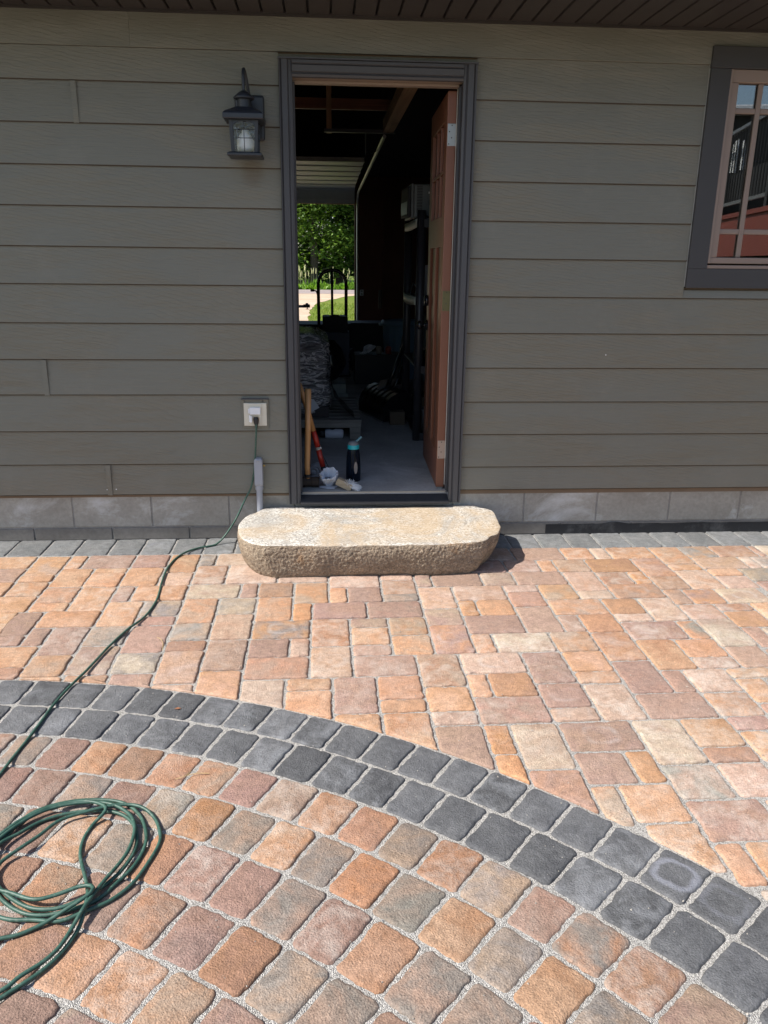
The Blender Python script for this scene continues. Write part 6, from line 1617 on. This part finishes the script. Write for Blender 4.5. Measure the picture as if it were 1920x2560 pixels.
at = me.attributes.new('tone', 'FLOAT', 'FACE'); at.data.foreach_set('value', tone)
o = bpy.data.objects.new('lawn_grass', me); COL.objects.link(o); o['kind'] = 'stuff'

# ------------------------------------------------------------------ the house across the yard, seen only mirrored in the window
M_deckred = paint('red_deck_stain', (.17, .034, .022), 0.6, 0.2, 3, 0.2, 30)
M_cladding = paint('dark_cladding', (.055, .048, .042), 0.8, 0.2, 2)
house = empty('house', (4.5, -3.66, -0.07), 'house with a red stained raised deck and black railing, mirrored in the window', 'house')
house.matrix_world = Matrix(((.218, .976, 0, 4.5), (-.976, .218, 0, -3.66), (0, 0, 1, 0), (0, 0, 0, 1)))
b = MB(); b.box(-1.2, 6.5, 0.0, 0.04, 1.54, 1.985); b.build('fascia', M_deckred, house)
b = MB(); b.box(-1.2, 6.5, -0.03, 0.16, 1.99, 2.04); b.build('cap_board', M_deckred, house)
b = MB(); b.box(-1.2, 6.5, 0.165, 2.9, 2.0, 2.035); b.build('deck', paint('grey_deck', (.20, .18, .16), 0.8, 0.2), house)
b = MB(); b.box(-1.2, 6.5, 0.20, 0.26, -0.07, 1.53); b.build('skirting', M_black, house)
b = MB(); b.box(-1.2, 6.5, 0.06, 0.10, 2.165, 2.205); b.box(-1.2, 6.5, 0.05, 0.11, 3.02, 3.06); b.build('rail', paint('dark_grey_rail', (.10, .10, .105), 0.4), house)
b0_ = MB(); b0_.tube([(0, 0.08, 2.206), (0, 0.08, 3.019)], 0.008, 6); bal = b0_.build('baluster', M_black, house); bal.location.x = -1.1
for k in range(1, 62):
    o = bal.copy(); COL.objects.link(o); o.location.x = -1.1 + 0.122 * k
for x in (-1.1, 1.25, 3.6, 5.95):
    b = MB(); b.box(x - 0.05, x + 0.05, 0.045, 0.145, 2.041, 3.35); b.build('post', M_black, house)
b = MB(); b.box(4.8, 4.9, 0.2, 6.0, -0.07, 3.52); b.build('wall', M_cladding, house)
b = MB(); b.tube([(4.74, 0.1, 3.57), (4.74, 6.0, 3.57)], 0.07, 8); b.build('gutter', M_white_pl, house)
b = MB(); b.prism([(4.72, 3.66), (8.0, 4.3), (8.0, 4.2), (4.92, 3.55)], 2.4, 6.2, 'y'); b.build('roof', M_cladding, house)
b = MB(); b.box(-1.2, 6.4, 0.20, 0.22, 2.21, 2.58); b.build('screen', M_black, house)
for i, (x, z0, z1, w) in enumerate(((2.80, 2.62, 3.01, 0.30), (2.42, 2.62, 2.96, 0.16), (2.15, 2.60, 2.86, 0.10))):
    b = MB(); b.prism([(0, 0), (w, 0.03), (w * 0.9, z1 - z0), (w * 0.3, z1 - z0 + 0.04), (0.02, (z1 - z0) * 0.8)], 0.0, 0.02, 'y')
    o = b.build('white_towel', M_white_pl, None, label=['widest white towel hung on the house deck, mirrored in the window', 'middle white towel on the house deck, mirrored in the window', 'narrowest white towel on the house deck, mirrored in the window'][i], cat='towel', group='towels on the deck')
    o.matrix_world = house.matrix_world @ tr(x - w / 2 + 0.95, 0.26, z0)

# ------------------------------------------------------------------ small litter on the paving
M_straw = paint('dry_straw', (.42, .30, .15), 0.7, 0.2, 30)
b = MB(); b.tube(catmull([(-.415, -2.116, .006), (-.385, -2.108, .009), (-.347, -2.108, .007)], 0.01), 0.0014, 5)
b.build('dry_stalk', M_straw, None, label='thin dry stalk lying on an orange cobble below the charcoal band', cat='stalk')
b = MB(); b.tube(catmull([(-.441, -2.129, .006), (-.413, -2.118, .009), (-.402, -2.092, .006)], 0.01), 0.0012, 5)
b.build('dry_stalk', M_straw, None, label='short bent dry stalk crossing the longer one on the cobbles', cat='stalk')
b = MB(); b.tube(catmull([(-.671, -1.204, .005), (-.655, -1.22, .007), (-.636, -1.266, .007), (-.630, -1.317, .005)], 0.01), 0.0014, 5)
b.build('dry_stalk', M_straw, None, label='curled pale stalk on a mauve paver beside the cord', cat='stalk')
dl = MB(); dl.add([(0, 0, 0.004), (0.012, 0.006, 0.007), (0.024, 0.001, 0.005), (0.013, -0.006, 0.006)], [(0, 1, 2, 3)])
o = dl.build('dead_leaf', paint('rust_leaf', (.22, .09, .04), 0.7), None, label='tiny rust coloured dead leaf on a charcoal paver', cat='leaf'); o.location = (-.511, -1.746, 0.003)

# loose grit scattered over the stones
gr_ = random.Random(21); gv, gf = [], []
for i in range(1100):
    x = gr_.uniform(-1.6, 2.0); y = -0.3 - gr_.random() ** 0.8 * 2.9
    s_ = gr_.uniform(0.0012, 0.003); z = 0.0035
    b0 = len(gv); a = gr_.uniform(0, 6.28)
    for k in range(3): gv.append((x + s_ * math.cos(a + 2.1 * k), y + s_ * math.sin(a + 2.1 * k), z - 0.001))
    gv.append((x + gr_.uniform(-.3, .3) * s_, y, z + s_ * 1.1))
    gf += [(b0, b0 + 1, b0 + 3), (b0 + 1, b0 + 2, b0 + 3), (b0 + 2, b0, b0 + 3)]
b = MB(); b.add(gv, gf); b.build('loose_grit', paint('pale_grit', (.36, .33, .29), 0.85, 0.4, 60), None, kind='stuff')
